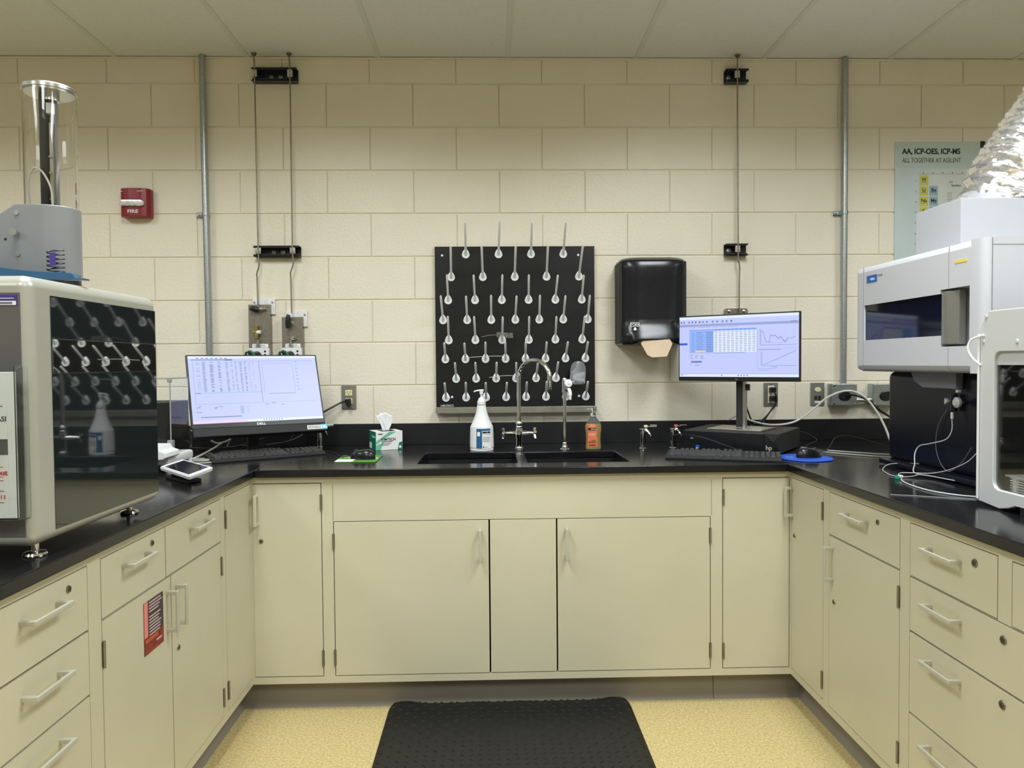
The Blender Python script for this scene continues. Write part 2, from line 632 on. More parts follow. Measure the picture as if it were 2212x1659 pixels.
def pull(par, f, uc, zc, vertical=False, L=0.13, m=None):
    b = MB()
    h = L / 2
    w2, pr = 0.0055, 0.034
    if vertical:
        mbox(b, f, uc - w2 + .0006, uc + w2 - .0006, 0.0, pr - .003, zc + h - .0118, zc + h - .0006, .002)
        mbox(b, f, uc - w2 + .0006, uc + w2 - .0006, 0.0, pr - .003, zc - h + .0006, zc - h + .012, .002)
        mbox(b, f, uc - w2, uc + w2, pr - .007, pr, zc - h, zc + h, .002)
    else:
        mbox(b, f, uc - h + .0006, uc - h + .012, 0.0, pr - .003, zc - w2 + .0006, zc + w2 - .0006, .002)
        mbox(b, f, uc + h - .012, uc + h - .0006, 0.0, pr - .003, zc - w2 + .0006, zc + w2 - .0006, .002)
        mbox(b, f, uc - h, uc + h, pr - .007, pr, zc - w2, zc + w2, .002)
    return b.obj('handle', m or SATIN, par)


def lock(par, f, uc, zc, r=0.0085):
    b = MB()
    p, q = f(uc, 0.0, zc), f(uc, 0.004, zc)
    b.cyl(p, q, r, r * .9, 20, STEELD)
    q2 = f(uc, 0.0052, zc)
    b.cyl(q, q2, r * .62, r * .6, 16, HINGE)
    mbox(b, f, uc - .0008, uc + .0008, 0.005, 0.0056, zc - .004, zc + .004, 0, GAP)
    return b.obj('lock', None, par)


def hinge(par, f, uc, zc):
    b = MB()
    mbox(b, f, uc - .0045, uc + .0045, 0.0, 0.0025, zc - .029, zc + .029, .0008, HINGE)
    b.cyl(f(uc, 0.004, zc - .031), f(uc, 0.004, zc + .031), 0.0032, seg=10, m=STEELD)
    return b.obj('hinge', None, par)


def carcass(root, f, u0, u1, holes, depth=0.55, extra=None, hollow=False):
    b = MB()
    b.slab([u0, u1], [ZB, ZT], holes, lambda u, z, n: f(u, n, z), 0.0, -0.019, CAB)
    if hollow:
        mbox(b, f, u0 + .001, u0 + .016, -depth, -0.0195, ZB + .001, ZT - .001, 0, CAB)
        mbox(b, f, u1 - .016, u1 - .001, -depth, -0.0195, ZB + .001, ZT - .001, 0, CAB)
        mbox(b, f, u0 + .016, u1 - .016, -depth, -0.0215, ZB + .001, ZB + .016, 0, CAB)
    else:
        mbox(b, f, u0 + .001, u1 - .001, -depth, -0.0195, ZB + .001, ZT - .001, 0, CAB)
    for h in holes:   # dark sheet behind each opening, painted shade for the door gaps
        mbox(b, f, h[0] - .002, h[1] + .002, -0.0199, -0.0188, h[2] - .002, h[3] + .002, 0, GAP)
    if extra:
        extra(b)
    return b.obj('body', None, root)


# --- back run: sink cabinet
t = thing('sink_cabinet', 'wide cream sink cabinet facing the camera, two doors with a fixed centre panel', 'cabinet', (0, 0, 0))
hs = [(-0.591, -0.013, 0.138, 0.718), (-0.013, 0.239, 0.138, 0.7181), (0.239, 0.819, 0.138, 0.718)]
carcass(t, map_back, -0.6115, 0.8425, hs, hollow=True)
d = front(t, map_back, 'door', *hs[0][:2], *hs[0][2:])
pull(d, map_back, -0.047, 0.625, True, 0.115)
for z in (0.642, 0.208):
    hinge(d, map_back, -0.590, z)
front(t, map_back, 'fixed_panel', *hs[1][:2], *hs[1][2:])
d = front(t, map_back, 'door', *hs[2][:2], *hs[2][2:])
pull(d, map_back, 0.275, 0.626, True, 0.115)
for z in (0.645, 0.209):
    hinge(d, map_back, 0.8165, z)
for ux in (-.591, .822):
    b = MB()
    mbox(b, map_back, ux - .0005, ux + .0005, 0, 0.0006, .722, .856, 0, HINGE)
    b.obj('apron_seam', None, t)

# --- left corner cabinet (two doors meeting in the inner corner)
t = thing('corner_cabinet', 'cream corner cabinet left of the sink, doors meeting in the inside corner', 'cabinet', (0, 0, 0))


def ex(b):
    b.box(-1.66, -0.893, -0.778, -0.03, ZB + .001, ZT - .001, m=CAB)


carcass(t, map_back, -0.8935, -0.6115, [(-0.886, -0.632, 0.138, 0.862)], 0.55)
hl = [(-1.062, -0.804, 0.138, 0.862)]
carcass(t, map_left, -1.0825, -0.7976, hl, 0.6, ex)
d = front(t, map_back, 'door', -0.8885, -0.632, 0.138, 0.862)
tag(pull(d, map_back, -0.868, 0.765, True, 0.115, CAB), 'handle painted cream like the door')
lock(d, map_back, -0.856, 0.648)
for z in (0.789, 0.207):
    hinge(d, map_back, -0.634, z)
d = front(t, map_left, 'door', -1.062, -0.801, 0.138, 0.862)
for z in (0.785, 0.208):
    hinge(d, map_left, -1.059, z)

# --- left run, double door cabinet with two drawers
t = thing('base_cabinet', 'cream left base cabinet with two drawers over double doors and a flyer', 'cabinet', (0, 0, 0))
hs = [(-1.854, -1.511, 0.72, 0.862), (-1.511, -1.1, 0.72, 0.862), (-1.846, -1.482, 0.138, 0.7195), (-1.482, -1.104, 0.138, 0.7195)]
hs[0] = (-1.846, -1.511, 0.72, 0.862)
carcass(t, map_left, -1.8765, -1.0825, hs)
for (u0, u1, z0, z1), hc, lc in ((hs[0], -1.687, -1.591), (hs[1], -1.29, -1.197)):
    d = front(t, map_left, 'drawer', u0, u1, z0, z1)
    pull(d, map_left, hc, 0.818)
    lock(d, map_left, lc, 0.836)
d = front(t, map_left, 'door', *hs[2][:2], *hs[2][2:])
pull(d, map_left, -1.512, 0.628, True, 0.115)
for z in (0.641, 0.205):
    hinge(d, map_left, -1.843, z)
d = front(t, map_left, 'door', *hs[3][:2], *hs[3][2:])
pull(d, map_left, -1.452, 0.628, True, 0.115)
lock(d, map_left, -1.444, 0.503)
for z in (0.640, 0.203):
    hinge(d, map_left, -1.103, z)

# --- left run, drawer cabinet
t = thing('base_cabinet', 'cream left drawer cabinet nearest the camera, under the dark glass instrument', 'cabinet', (0, 0, 0))
hs = [(-2.25, -1.899, 0.717, 0.862), (-2.25, -1.899, 0.573, 0.717), (-2.25, -1.899, 0.345, 0.573), (-2.25, -1.899, 0.138, 0.345)]
carcass(t, map_left, -2.272, -1.8765, hs)
for (u0, u1, z0, z1), hz in zip(hs, (0.815, 0.671, 0.53, 0.30)):
    d = front(t, map_left, 'drawer', u0, u1, z0, z1)
    pull(d, map_left, -2.075, hz)
    if hz > .8:
        lock(d, map_left, -1.975, 0.832)

# --- right corner cabinet
t = thing('corner_cabinet', 'cream corner cabinet right of the sink, doors meeting in the inside corner', 'cabinet', (0, 0, 0))


def ex2(b):
    b.box(1.124, 1.90, -0.778, -0.03, ZB + .001, ZT - .001, m=CAB)


carcass(t, map_back, 0.8425, 1.1242, [(0.863, 1.119, 0.138, 0.862)], 0.55)
carcass(t, map_right, -1.0925, -0.7976, [(-1.070, -0.803, 0.138, 0.862)], 0.6, ex2)
d = front(t, map_back, 'door', 0.863, 1.119, 0.138, 0.862)
for z in (0.789, 0.206):
    hinge(d, map_back, 0.8665, z)
d = front(t, map_right, 'door', -1.070, -0.803, 0.138, 0.862)
pull(d, map_right, -0.818, 0.772, True, 0.115)
lock(d, map_right, -0.835, 0.648)
for z in (0.787, 0.206):
    hinge(d, map_right, -1.067, z)

# --- right run, drawer over door
t = thing('base_cabinet', 'cream right base cabinet with one drawer above a single door', 'cabinet', (0, 0, 0))
hs = [(-1.543, -1.116, 0.718, 0.862), (-1.543, -1.113, 0.138, 0.7175)]
hs[0] = (-1.543, -1.113, 0.718, 0.862)
carcass(t, map_right, -1.565, -1.0925, hs)
d = front(t, map_right, 'drawer', *hs[0][:2], *hs[0][2:])
pull(d, map_right, -1.309, 0.812)
lock(d, map_right, -1.426, 0.826)
d = front(t, map_right, 'door', *hs[1][:2], *hs[1][2:])
pull(d, map_right, -1.143, 0.626, True, 0.115)
lock(d, map_right, -1.153, 0.503)
for z in (0.643, 0.206):
    hinge(d, map_right, -1.540, z)

# --- right run, wide drawer cabinet
t = thing('base_cabinet', 'cream right drawer cabinet nearest the camera with wide file drawers', 'cabinet', (0, 0, 0))
hs = [(-1.938, -1.590, 0.717, 0.862), (-2.33, -1.981, 0.717, 0.862), (-2.33, -1.590, 0.568, 0.7165), (-2.33, -1.590, 0.345, 0.568), (-2.33, -1.590, 0.138, 0.345)]
hs[1] = (-2.33, -1.981, 0.717, 0.862)
carcass(t, map_right, -2.352, -1.565, hs)
for (u0, u1, z0, z1), hcs, hz, lc, lz in ((hs[0], (-1.748,), 0.812, -1.86, 0.824), (hs[1], (-2.15,), 0.812, -2.26, 0.824),
                                          (hs[2], (-1.75, -2.17), 0.668, -1.959, 0.680), (hs[3], (-1.75, -2.17), 0.522, -1.958, 0.535),
                                          (hs[4], (-1.75, -2.17), 0.300, -1.958, 0.31)):
    d = front(t, map_right, 'drawer', u0, u1, z0, z1)
    for hc in hcs:
        pull(d, map_right, hc, hz)
    lock(d, map_right, lc, lz, 0.0105)


# --- toe-kick cove base
def cove(b, pts, d):
    pass


ZK = 0.110
b = MB()
b.prism([(-0.729, 0.0), (-0.750, 0.0), (-0.744, 0.008), (-0.7365, 0.025), (-0.735, ZK), (-0.729, ZK)], -0.955, 0.845, 'x')
b.prism([(-0.729, 0.0), (-0.751, 0.0), (-0.745, 0.008), (-0.7375, 0.025), (-0.736, ZK), (-0.729, ZK)], 0.847, 1.19, 'x')
tag(b.obj('baseboard_back', KICK, ang=60), kind='structure')
XK = XLF - .0684
b = MB()
b.prism([(XK, 0.0), (XK + .02, 0.0), (XK + .013, 0.008), (XK + .007, 0.025), (XK + .006, ZK), (XK, ZK)], -2.27, -0.736, 'y')
tag(b.obj('baseboard_left', KICK, ang=60), kind='structure')
XK = XRF + .0684
b = MB()
b.prism([(XK, 0.0), (XK - .02, 0.0), (XK - .013, 0.008), (XK - .007, 0.025), (XK - .006, ZK), (XK, ZK)], -2.35, -0.736, 'y')
tag(b.obj('baseboard_right', KICK, ang=60), kind='structure')

# ------------------------------------------------------------------ worktops and sinks
ZC = 0.914
XL, XR, YC = -0.8706, 1.1013, -0.8205
SINKS = [(-0.285, 0.097, -0.70, -0.345), (0.138, 0.531, -0.70, -0.352)]


def worktop(label, us, vs, holes, bz=0.0285):
    r = thing('worktop', label, 'worktop')
    b = MB()
    b.slab(us, vs, holes, lambda u, v, d: Vector((u, v, d)), ZC, ZC - bz)
    o = b.obj('top', EPOXY, r)
    md = o.modifiers.new('edge', 'BEVEL')
    md.width = 0.003
    md.segments = 3
    md.limit_method = 'ANGLE'
    return r


r = worktop('black epoxy worktop section along the back wall, holding both sinks', [XL + .0007, XR - .0007], [YC, -0.0005], SINKS)
MB().box(XL + .001, XR - .001, -0.020, -0.0005, ZC + .0004, ZC + .1016, .0015).obj('backsplash', EPOXYM, r)
r = worktop('black epoxy worktop section on the left cabinets, under the dark glass instrument', [-1.70, XL], [-2.30, -0.0005], [])
MB().box(-1.70, XL, -0.020, -0.0005, ZC + .0004, ZC + .1016, .0015).obj('backsplash', EPOXYM, r)
r = worktop('black epoxy worktop section on the right cabinets, under the white instrument', [XR, 2.0], [-2.38, -0.0005], [])
MB().box(XR, 2.0, -0.020, -0.0005, ZC + .0004, ZC + .1016, .0015).obj('backsplash', EPOXYM, r)

for k, (x0, x1, y0, y1) in enumerate(SINKS):
    r = thing('sink', ['left-hand black sink basin under the chrome gooseneck tap', 'right-hand black sink basin below the soap bottle'][k], 'sink',
              ((x0 + x1) / 2, (y0 + y1) / 2, ZC - .27))
    b = MB()
    hx, hy = (x1 - x0) / 2, (y1 - y0) / 2
    T = 0.012
    zt = .27 - .030
    i = 0
    b.box(-hx - T, -hx, -hy - T, hy + T, 0, zt)
    b.box(hx, hx + T, -hy - T, hy + T, 0, zt)
    b.box(-hx, hx, -hy - T, -hy, 0, zt)
    b.box(-hx, hx, hy, hy + T, 0, zt)
    b.box(-hx, hx, -hy, hy, 0, T)
    b.obj('basin', EPOXYM, r)
    MB().lathe([(.045, T), (.045, T + .003), (.03, T + .004), (.028, T + .001), (0, T + .001)]).obj('drain', CHROME, r)

# ------------------------------------------------------------------ conduits, gas tubes, brackets
def conduit(name, label, x0, x1, z0, clampz, side):
    r = thing(name, label, 'pipe', (x0, -0.024, z0))
    MB().cyl((0, 0, 0), (x1 - x0, 0, CEIL - z0 - .002), 0.0145, seg=24).obj('pipe', GALV, r)
    b = MB()
    zz = clampz - z0
    xx = (x1 - x0) * zz / (CEIL - z0)
    b.cyl((xx, 0, zz - .008), (xx, 0, zz + .008), 0.0175, seg=24)
    b.box(xx + side * .012, xx + side * .045, .008, .0225, zz - .008, zz + .008, .002)
    b.cyl((xx + side * .035, -.002, zz), (xx + side * .035, .010, zz), .005, seg=10)
    b.obj('strap', GALV, r)
    return r


conduit('conduit_pipe', 'galvanised conduit pipe rising from behind the left monitor to the ceiling', -1.321, -1.330, 1.03, 2.005, -1)
conduit('conduit_pipe', 'galvanised conduit pipe rising from the grey junction box to the ceiling', 1.694, 1.696, 1.178, 2.005, -1)


def bracket(label, x0, x1, z0, z1, tubes, m, flip):
    r = thing('tube_bracket', label, 'bracket', (x0, 0, z0), group=None)
    W, H = x1 - x0, z1 - z0
    b = MB()
    b.prism([(0.0, 0), (W, 0), (W, H), (0.0, H)] if not flip else [(0, 0), (W, 0), (W, H), (0, H)], -0.004, -0.0005, 'y', bev=.0008)
    b.box(0, W, -0.042, -0.003, 0, 0.004, .0008)
    b.box(0, W, -0.042, -0.003, H - .004, H, .0008)
    lip = 0.010
    for (a, c) in ((0, lip), (H - lip, H)):
        b.box(0 if flip else 0.006, W - .006 if flip else W, -0.042, -0.039, a, c, .0008)
    b.obj('channel', m, r)
    for tx in tubes:
        b = MB()
        b.box(tx - x0 - .012, tx - x0 + .012, -.052, -.036, H * .22, H * .8, .003)
        b.cyl((tx - x0 + .004, -.052, H * .5), (tx - x0 + .004, -.058, H * .5), .004, seg=8)
        b.obj('tube_clamp', STEEL, r)
    if W < .15:
        MB().lathe([(.011, 0), (.011, .002), (.005, .004), (0, .004)], M=Matrix.Translation((.022, -.0042, H * .5)) @ Matrix.Rotation(PI / 2, 4, 'X')).obj('bolt', GALV, r)
    else:
        for q in (.4, .6):
            MB().lathe([(.010, 0), (.010, .002), (.005, .003), (0, .003)], M=Matrix.Translation((W * q, -.0042, H * .5)) @ Matrix.Rotation(PI / 2, 4, 'X')).obj('bolt', STEELD, r)
    return r


bracket('long dark channel bracket holding two gas tubes just below the ceiling', -1.100, -0.892, 2.617, 2.677, (-1.082, -0.920), NAVYB, False)
bracket('long black channel bracket holding two gas tubes above the gas valves', -1.104, -0.892, 1.805, 1.855, (-1.078, -0.921), BLK, True)
bracket('short dark channel bracket on the single tube near the ceiling', 1.120, 1.227, 2.618, 2.678, (1.170,), NAVYB, False)
bracket('short black channel bracket on the single tube, above the right monitor', 1.120, 1.227, 1.802, 1.857, (1.173,), BLK, True)


def gas_tube(label, pts):
    b = MB()
    b.tube(pts, 0.0035, 8, n=4)
    o = b.obj('gas_tube', STEELD)
    tag(o, label, 'gas tube', 'thin steel gas tubes on the wall')
    b2 = MB()
    x, y, z = pts[0]
    b2.cyl((x, y, CEIL - .003), (x, y, CEIL - .012), 0.013, 0.006, 12)
    b2.obj('ceiling_collar', HINGE, o)


gas_tube('thin steel gas tube, the left one of the pair, running down to the brass valve',
         [(-1.083, -.05, CEIL - .002), (-1.081, -.05, 2.6), (-1.078, -.052, 1.85), (-1.075, -.050, 1.77), (-1.088, -.046, 1.725), (-1.088, -.043, 1.70), (-1.086, -.043, 1.566)])
gas_tube('thin steel gas tube, the right one of the pair, ending at the black upright lever',
         [(-0.922, -.05, CEIL - .002), (-0.919, -.05, 2.6), (-0.920, -.052, 1.85), (-0.917, -.05, 1.775), (-0.932, -.046, 1.73), (-0.932, -.043, 1.70), (-0.931, -.043, 1.540)])
gas_tube('single thin steel gas tube dropping behind the right monitor',
         [(1.171, -.05, CEIL - .002), (1.170, -.05, 2.6), (1.173, -.052, 1.83), (1.174, -.050, 1.79), (1.182, -.046, 1.745), (1.182, -.043, 1.70), (1.182, -.040, 1.555), (1.182, -.034, 1.50)])

# small plate the right tube ends on
r = thing('valve_mounting_plate', 'small steel mounting plate peeking out above the right monitor', 'plate', (1.182, 0, 1.545))
MB().prism([(-.062, -.05), (.046, -.05), (.046, -.002), (.040, .006), (-.056, .006), (-.062, -.002)], -.028, -.001, 'y', bev=.001).obj('plate', STEELD, r)
for q in (-.044, .028):
    MB().lathe([(.008, 0), (.008, .002), (.004, .004), (0, .004)], seg=14, M=Matrix.Translation((q, -.028, -.008)) @ Matrix.Rotation(PI / 2, 4, 'X')).obj('screw', CHROME, r)


# ------------------------------------------------------------------ gas valve panels
def valve_panel(label, x0, x1, zt, zplate, brass):
    r = thing('gas_valve_panel', label, 'gas valve', (x0, 0, 1.28))
    W = x1 - x0
    H = zt - 1.28
    MB().box(.012, W + .018, -.012, -.001, H - .075, H, .002).obj('wall_plate', WHITE, r)
    b = MB()
    b.box(0, W, -.036, -.032, .0, H - .03, .001)
    b.box(0, .003, -.034, -.001, 0, H - .03)
    b.box(W - .003, W, -.034, -.001, 0, H - .03)
    b.obj('panel', STEELD, r)
    for sx in (.022, W + .006):
        b = MB()
        b.cyl((sx, -.012, H - .018), (sx, -.017, H - .018), .0045, seg=10)
        b.obj('screw', GALV, r)
    # label strip
    b = MB()
    b.box(.016, W - .010, -.0375, -.0362, .10, .118, 0, PAPER)
    for q in range(3):
        b.box(.022, W - .016 - .005 * q, -.0379, -.0375, .104 + q * .004, .1052 + q * .004, 0, INKG)
    b.obj('name_strip', None, r)
    # lower regulator bracket and body
    b = MB()
    b.box(.006, W + .0, -.062, -.037, -.02, .098, .002)
    b.obj('regulator_bracket', WHITE, r)
    for sx, sz in ((W - .018, .082), (W - .018, .066), (.014, .084)):
        b = MB()
        b.cyl((sx, -.062, sz), (sx, -.0625, sz), .005, seg=12)
        b.obj('bolt_hole', GAP, r)
    b = MB()
    b.cyl((W * .46, -.062, .06), (W * .36, -.092, .058), .024, .022, 20)
    b.cyl((W * .5, -.064, .012), (W * .5, -.075, .012), .03, seg=20)
    b.box(W * .62, W * .86, -.078, -.062, .012, .045, .004)
    b.obj('regulator_body', BLK, r)
    # knurled green knob
    b = MB()
    n = 40
    cx, cz, y0, y1 = W * .30, .062, -.135, -.092
    A, Bv, Cv = [], [], []
    for k in range(n):
        a = 2 * PI * k / n
        rr = 0.0225 + 0.0018 * math.cos(8 * a)
        A.append(b.bm.verts.new((cx + rr * math.cos(a), y1, cz + rr * math.sin(a))))
        Bv.append(b.bm.verts.new((cx + rr * math.cos(a), y0 + .004, cz + rr * math.sin(a))))
        Cv.append(b.bm.verts.new((cx + rr * .8 * math.cos(a), y0, cz + rr * .8 * math.sin(a))))
    for P, Q in ((A, Bv), (Bv, Cv)):
        for k in range(n):
            b.bm.faces.new([P[k], P[(k + 1) % n], Q[(k + 1) % n], Q[k]])
    b.bm.faces.new(A)
    b.bm.faces.new(Cv)
    k = b.obj('knob', GREENK, r)
    b = MB()
    b.cyl((cx, y0, cz), (cx, y0 - .0015, cz), .0165, .016, 24, BLK)
    b.box(cx - .0015, cx + .0015, y0 - .003, y0 - .001, cz - .012, cz + .012, 0, PAPER, M=Matrix.Translation((cx, 0, cz)) @ Matrix.Rotation(R(-28), 4, 'Y') @ Matrix.Translation((-cx, 0, -cz)))
    b.obj('knob_cap', None, k)
    # fittings between
    b = MB()
    b.cyl((W * .45, -.045, .098), (W * .45, -.045, .135), .006, seg=12, m=STEEL)
    b.cyl((W * .45, -.045, .105), (W * .45, -.045, .116), .010, seg=6, m=STEEL)
    b.obj('fitting', None, r)
    if brass:
        b = MB()
        b.cyl((.040, -.048, .145), (.040, -.048, .205), .0085, seg=16, m=BRASS)
        b.cyl((.040, -.048, .150), (.040, -.048, .158), .0115, seg=6, m=BRASS)
        b.cyl((.040, -.048, .188), (.040, -.048, .196), .0105, seg=6, m=BRASS)
        b.cyl((.040, -.048, .172), (.026, -.048, .172), .007, seg=12, m=BRASS)
        b.cyl((.040, -.048, .172), (.060, -.048, .172), .009, seg=12, m=WHITE)
        b.obj('relief_valve', None, r)
        b = MB()
        b.lathe([(0, -.022), (.010, -.020), (.0135, -.008), (.0135, .008), (.010, .020), (0, .022)], seg=16,
                M=Matrix.Translation((.036, -.058, H - .052)) @ Matrix.Rotation(R(100), 4, 'Y'))
        b.obj('lever', BLK, r)
        b = MB()
        b.cyl((.046, -.036, H - .052), (.046, -.062, H - .052), .012, seg=6)
        b.cyl((.060, -.046, H - .056), (.086, -.046, H - .052), .005, seg=10)
        b.obj('valve_body', CHROME, r)
    else:
        b = MB()
        b.lathe([(0, -.034), (.008, -.031), (.0125, -.012), (.0115, .018), (.008, .030), (0, .033)], seg=16,
                M=Matrix.Translation((.036, -.060, H - .052)) @ Matrix.Rotation(R(4), 4, 'Y'))
        b.obj('lever', BLK, r)
        b = MB()
        b.cyl((.042, -.036, H - .058), (.042, -.054, H - .058), .010, seg=6)
        b.cyl((.050, -.045, .135), (.050, -.045, .150), .009, seg=6)
        b.cyl((.036, -.045, .140), (.070, -.045, .144), .005, seg=10)
        b.obj('valve_body', CHROME, r)
    return r


valve_panel('tall steel gas valve panel with brass relief valve and green knob, the left one', -1.134, -1.034, 1.612, 1.59, True)
valve_panel('shorter steel gas valve panel with upright black lever, right of the brass one', -0.980, -0.884, 1.553, 1.53, False)

# ------------------------------------------------------------------ fire strobe
r = thing('fire_strobe', 'dark red wall fire strobe with clear lens, left of the conduit', 'fire alarm', (-1.642, 0, 2.055))
b = MB()
prof = []
W2, D = .066, .058
pl = [(-W2, 0)] + [(-W2 + .0, -D * .72)] + [(-W2 + .015, -D * .92), (-.02, -D), (.03, -D * .97), (W2 - .012, -D * .8), (W2, -D * .55), (W2, 0)]
b.prism(pl, -.066, .066, 'z', bev=.004)
b.obj('housing', RED, r)
b = MB()
b.prism([(-W2 + .004, -.012), (-W2 + .012, .010), (.035, .010), (.048, .003), (.048, -.014), (.036, -.020), (-W2 + .012, -.018)], -D - .010, -D + .008, 'y', bev=.003)
b.obj('strobe_lens', LENSM, r)
text('FIRE', .022, facing(-.004, -D - .0015, -.050), WINK, r, align='CENTER', bold=.0003, sx=1.25)
b = MB()
b.box(-.060, -.040, -.0530, -.0510, .050, .052)
b.box(.016, .044, -.0575, -.0560, .050, .052)
b.obj('grille_slot', WINK, r)


# ------------------------------------------------------------------ outlets, boxes
def plate(r, W, H, m=NICKEL):
    MB().box(-W / 2, W / 2, -.006, -.0005, -H / 2, H / 2, .0025).obj('cover_plate', m, r)
    for s in (-1, 1):
        MB().cyl((0, -.006, s * (H / 2 - .007)), (0, -.0075, s * (H / 2 - .007)), .003, seg=10).obj('screw', STEELD, r)


def receptacle(r, z, plug=False):
    b = MB()
    b.box(-.0165, .0165, -.010, -.005, z - .0140, z + .0140, .003, CREAM)
    for s in (-.0065, .0065):
        b.box(s - .001, s + .001, -.0104, -.0098, z + .000, z + .008, 0, INK)
    b.cyl((0, -.0104, z - .006), (0, -.0098, z - .006), .0025, seg=10, m=INK)
    b.obj('receptacle', None, r)


r = thing('wall_outlet', 'steel-plated wall outlet with ivory sockets, right of the left monitor', 'wall outlet', (-0.678, 0, 1.143))
plate(r, .070, .116)
receptacle(r, .020)
receptacle(r, -.020)
r = thing('power_plug', 'black power plug and cord running from the left outlet behind the left monitor', 'power cord', (-0.678, 0, 1.143))
b = MB()
b.prism([(-.014, .012), (.012, .014), (.014, -.012), (.004, -.028), (-.010, -.012)], -.040, -.0106, 'y', bev=.004)
for v in b.bm.verts:
    v.co.z -= .020
b.obj('plug', BLK, r)
MB().tube([(-.012, -.030, -.018), (-.035, -.040, -.026), (-.075, -.055, -.048), (-.12, -.075, -.072), (-.18, -.10, -.095), (-.24, -.15, -.19)], .0048, 8).obj('cord', BLK, r)

r = thing('wall_outlet', 'steel-plated wall outlet with two black plugs, below the right monitor', 'wall outlet', (1.349, 0, 1.137))
plate(r, .070, .114)
receptacle(r, .020)
receptacle(r, -.020)
b = MB()
b.box(-.016, .016, -.0085, -.005, -.042, .042, .002, WHITE)
b.obj('socket_frame', None, r)
for k, (zz, pts) in enumerate([(.024, [(.002, -.035, .018), (.012, -.045, -.010), (.006, -.045, -.045), (-.045, -.045, -.110), (-.10, -.05, -.140), (-.16, -.07, -.165)]),
                               (-.018, [(.0, -.035, -.022), (.010, -.042, -.045), (-.020, -.040, -.085), (-.045, -.040, -.125), (-.050, -.045, -.16), (-.04, -.05, -.19)])]):
    r = thing('power_plug', ['upper black power plug in the outlet below the right monitor, cord running left',
                             'lower black power plug in the outlet below the right monitor, cord running down'][k], 'power cord', (1.349, 0, 1.137))
    b = MB()
    b.box(-.012, .014, -.040, -.0106, zz - .012, zz + .012, .004)
    b.obj('plug', BLK, r)
    MB().tube(pts, .004, 8).obj('cord', BLK, r)

r = thing('data_outlet', 'steel wall plate with data jacks and a blank oval, between outlet and junction box', 'data outlet', (1.577, 0, 1.136))
MB().box(-.034, .034, -.006, -.0005, -.056, .056, .0025).obj('cover_plate', NICKEL, r)
b = MB()
b.lathe([(.0155, 0), (.0155, .003), (.013, .004), (0, .004)], seg=24, sy=.75, M=Matrix.Translation((0, -.006, .022)) @ Matrix.Rotation(PI / 2, 4, 'X'))
b.obj('blank_insert', CREAM, r)
b = MB()
b.box(-.0165, -.002, -.0068, -.0058, -.028, -.008, .001)
b.box(.002, .0165, -.0068, -.0058, -.028, -.008, .001)
b.obj('jack', INK, r)
MB().box(-.014, .014, -.0068, -.0060, -.042, -.034).obj('jack_label', WINK, r)


def jbox(label, x, z, open_):
    r = thing('junction_box', label, 'junction box', (x, 0, z))
    W, H, Dp = .122, .104, .052
    b = MB()
    b.box(-W / 2, W / 2, -Dp, -.0005, -H / 2, H / 2, .004)
    b.obj('box', GALV, r)
    MB().box(-W / 2 + .002, W / 2 - .002, -Dp - .004, -Dp + .001, -H / 2 + .002, H / 2 - .002, .0015).obj('cover_plate', GALV, r)
    MB().lathe([(.030, 0), (.030, .004), (.024, .006), (.021, .003), (0, .003)], seg=24, M=Matrix.Translation((.0, -Dp - .004, -.006)) @ Matrix.Rotation(PI / 2, 4, 'X'), sy=.8).obj('receptacle', BLK, r)
    for a in (-1, 1):
        for c in (-1, 1):
            MB().cyl((a * (W / 2 - .010), -Dp - .004, c * (H / 2 - .009)), (a * (W / 2 - .010), -Dp - .0065, c * (H / 2 - .009)), .0035, seg=10).obj('screw', CHROME, r)
    return r


jbox('grey steel junction box at the foot of the right conduit', 1.686, 1.135, False)
jbox('grey steel junction box partly hidden by the white instrument', 1.884, 1.133, True)
r = thing('conduit_pipe', 'short horizontal steel conduit joining the two junction boxes', 'pipe', (1.747, -.03, 1.107))
MB().cyl((0.0005, 0, 0), (.0755, 0, 0), .0105, seg=18).obj('pipe', GALV, r)
b = MB()
b.cyl((.052, 0, 0), (.0757, 0, 0), .0145, seg=18)
b.cyl((0.0004, 0, 0), (.012, 0, 0), .0145, seg=18)
b.obj('coupling', STEEL, r)

# ------------------------------------------------------------------ drying pegboard
r = thing('drying_pegboard', 'black drying pegboard with white pegs on the wall above the sinks', 'pegboard', (-0.2625, 0, 1.064))
BW, BH = .757, .787
MB().box(0, BW, -.0195, -.0005, .028, BH, .0008).obj('board', BOARD, r)
b = MB()
b.box(-.001, BW + .003, -.052, -.0005, .0, .004)
b.box(-.001, BW + .003, -.054, -.050, .0, .028, .0008)
b.box(-.001, .001, -.052, -.0005, .0, .028)
b.box(BW + .001, BW + .003, -.052, -.0005, .0, .028)
b.obj('drip_trough', STEEL, r)
for px, pz in ((.035, .745), (.68, .745), (.075, .075), (.68, .075)):
    MB().lathe([(.006, 0), (.005, .002), (0, .003)], seg=12, M=Matrix.Translation((px, -.0195, pz)) @ Matrix.Rotation(PI / 2, 4, 'X')).obj('screw', WHITE, r)
text('LABCONCO', .014, facing(.02, -.0198, .030), WINK, r, sx=.8)


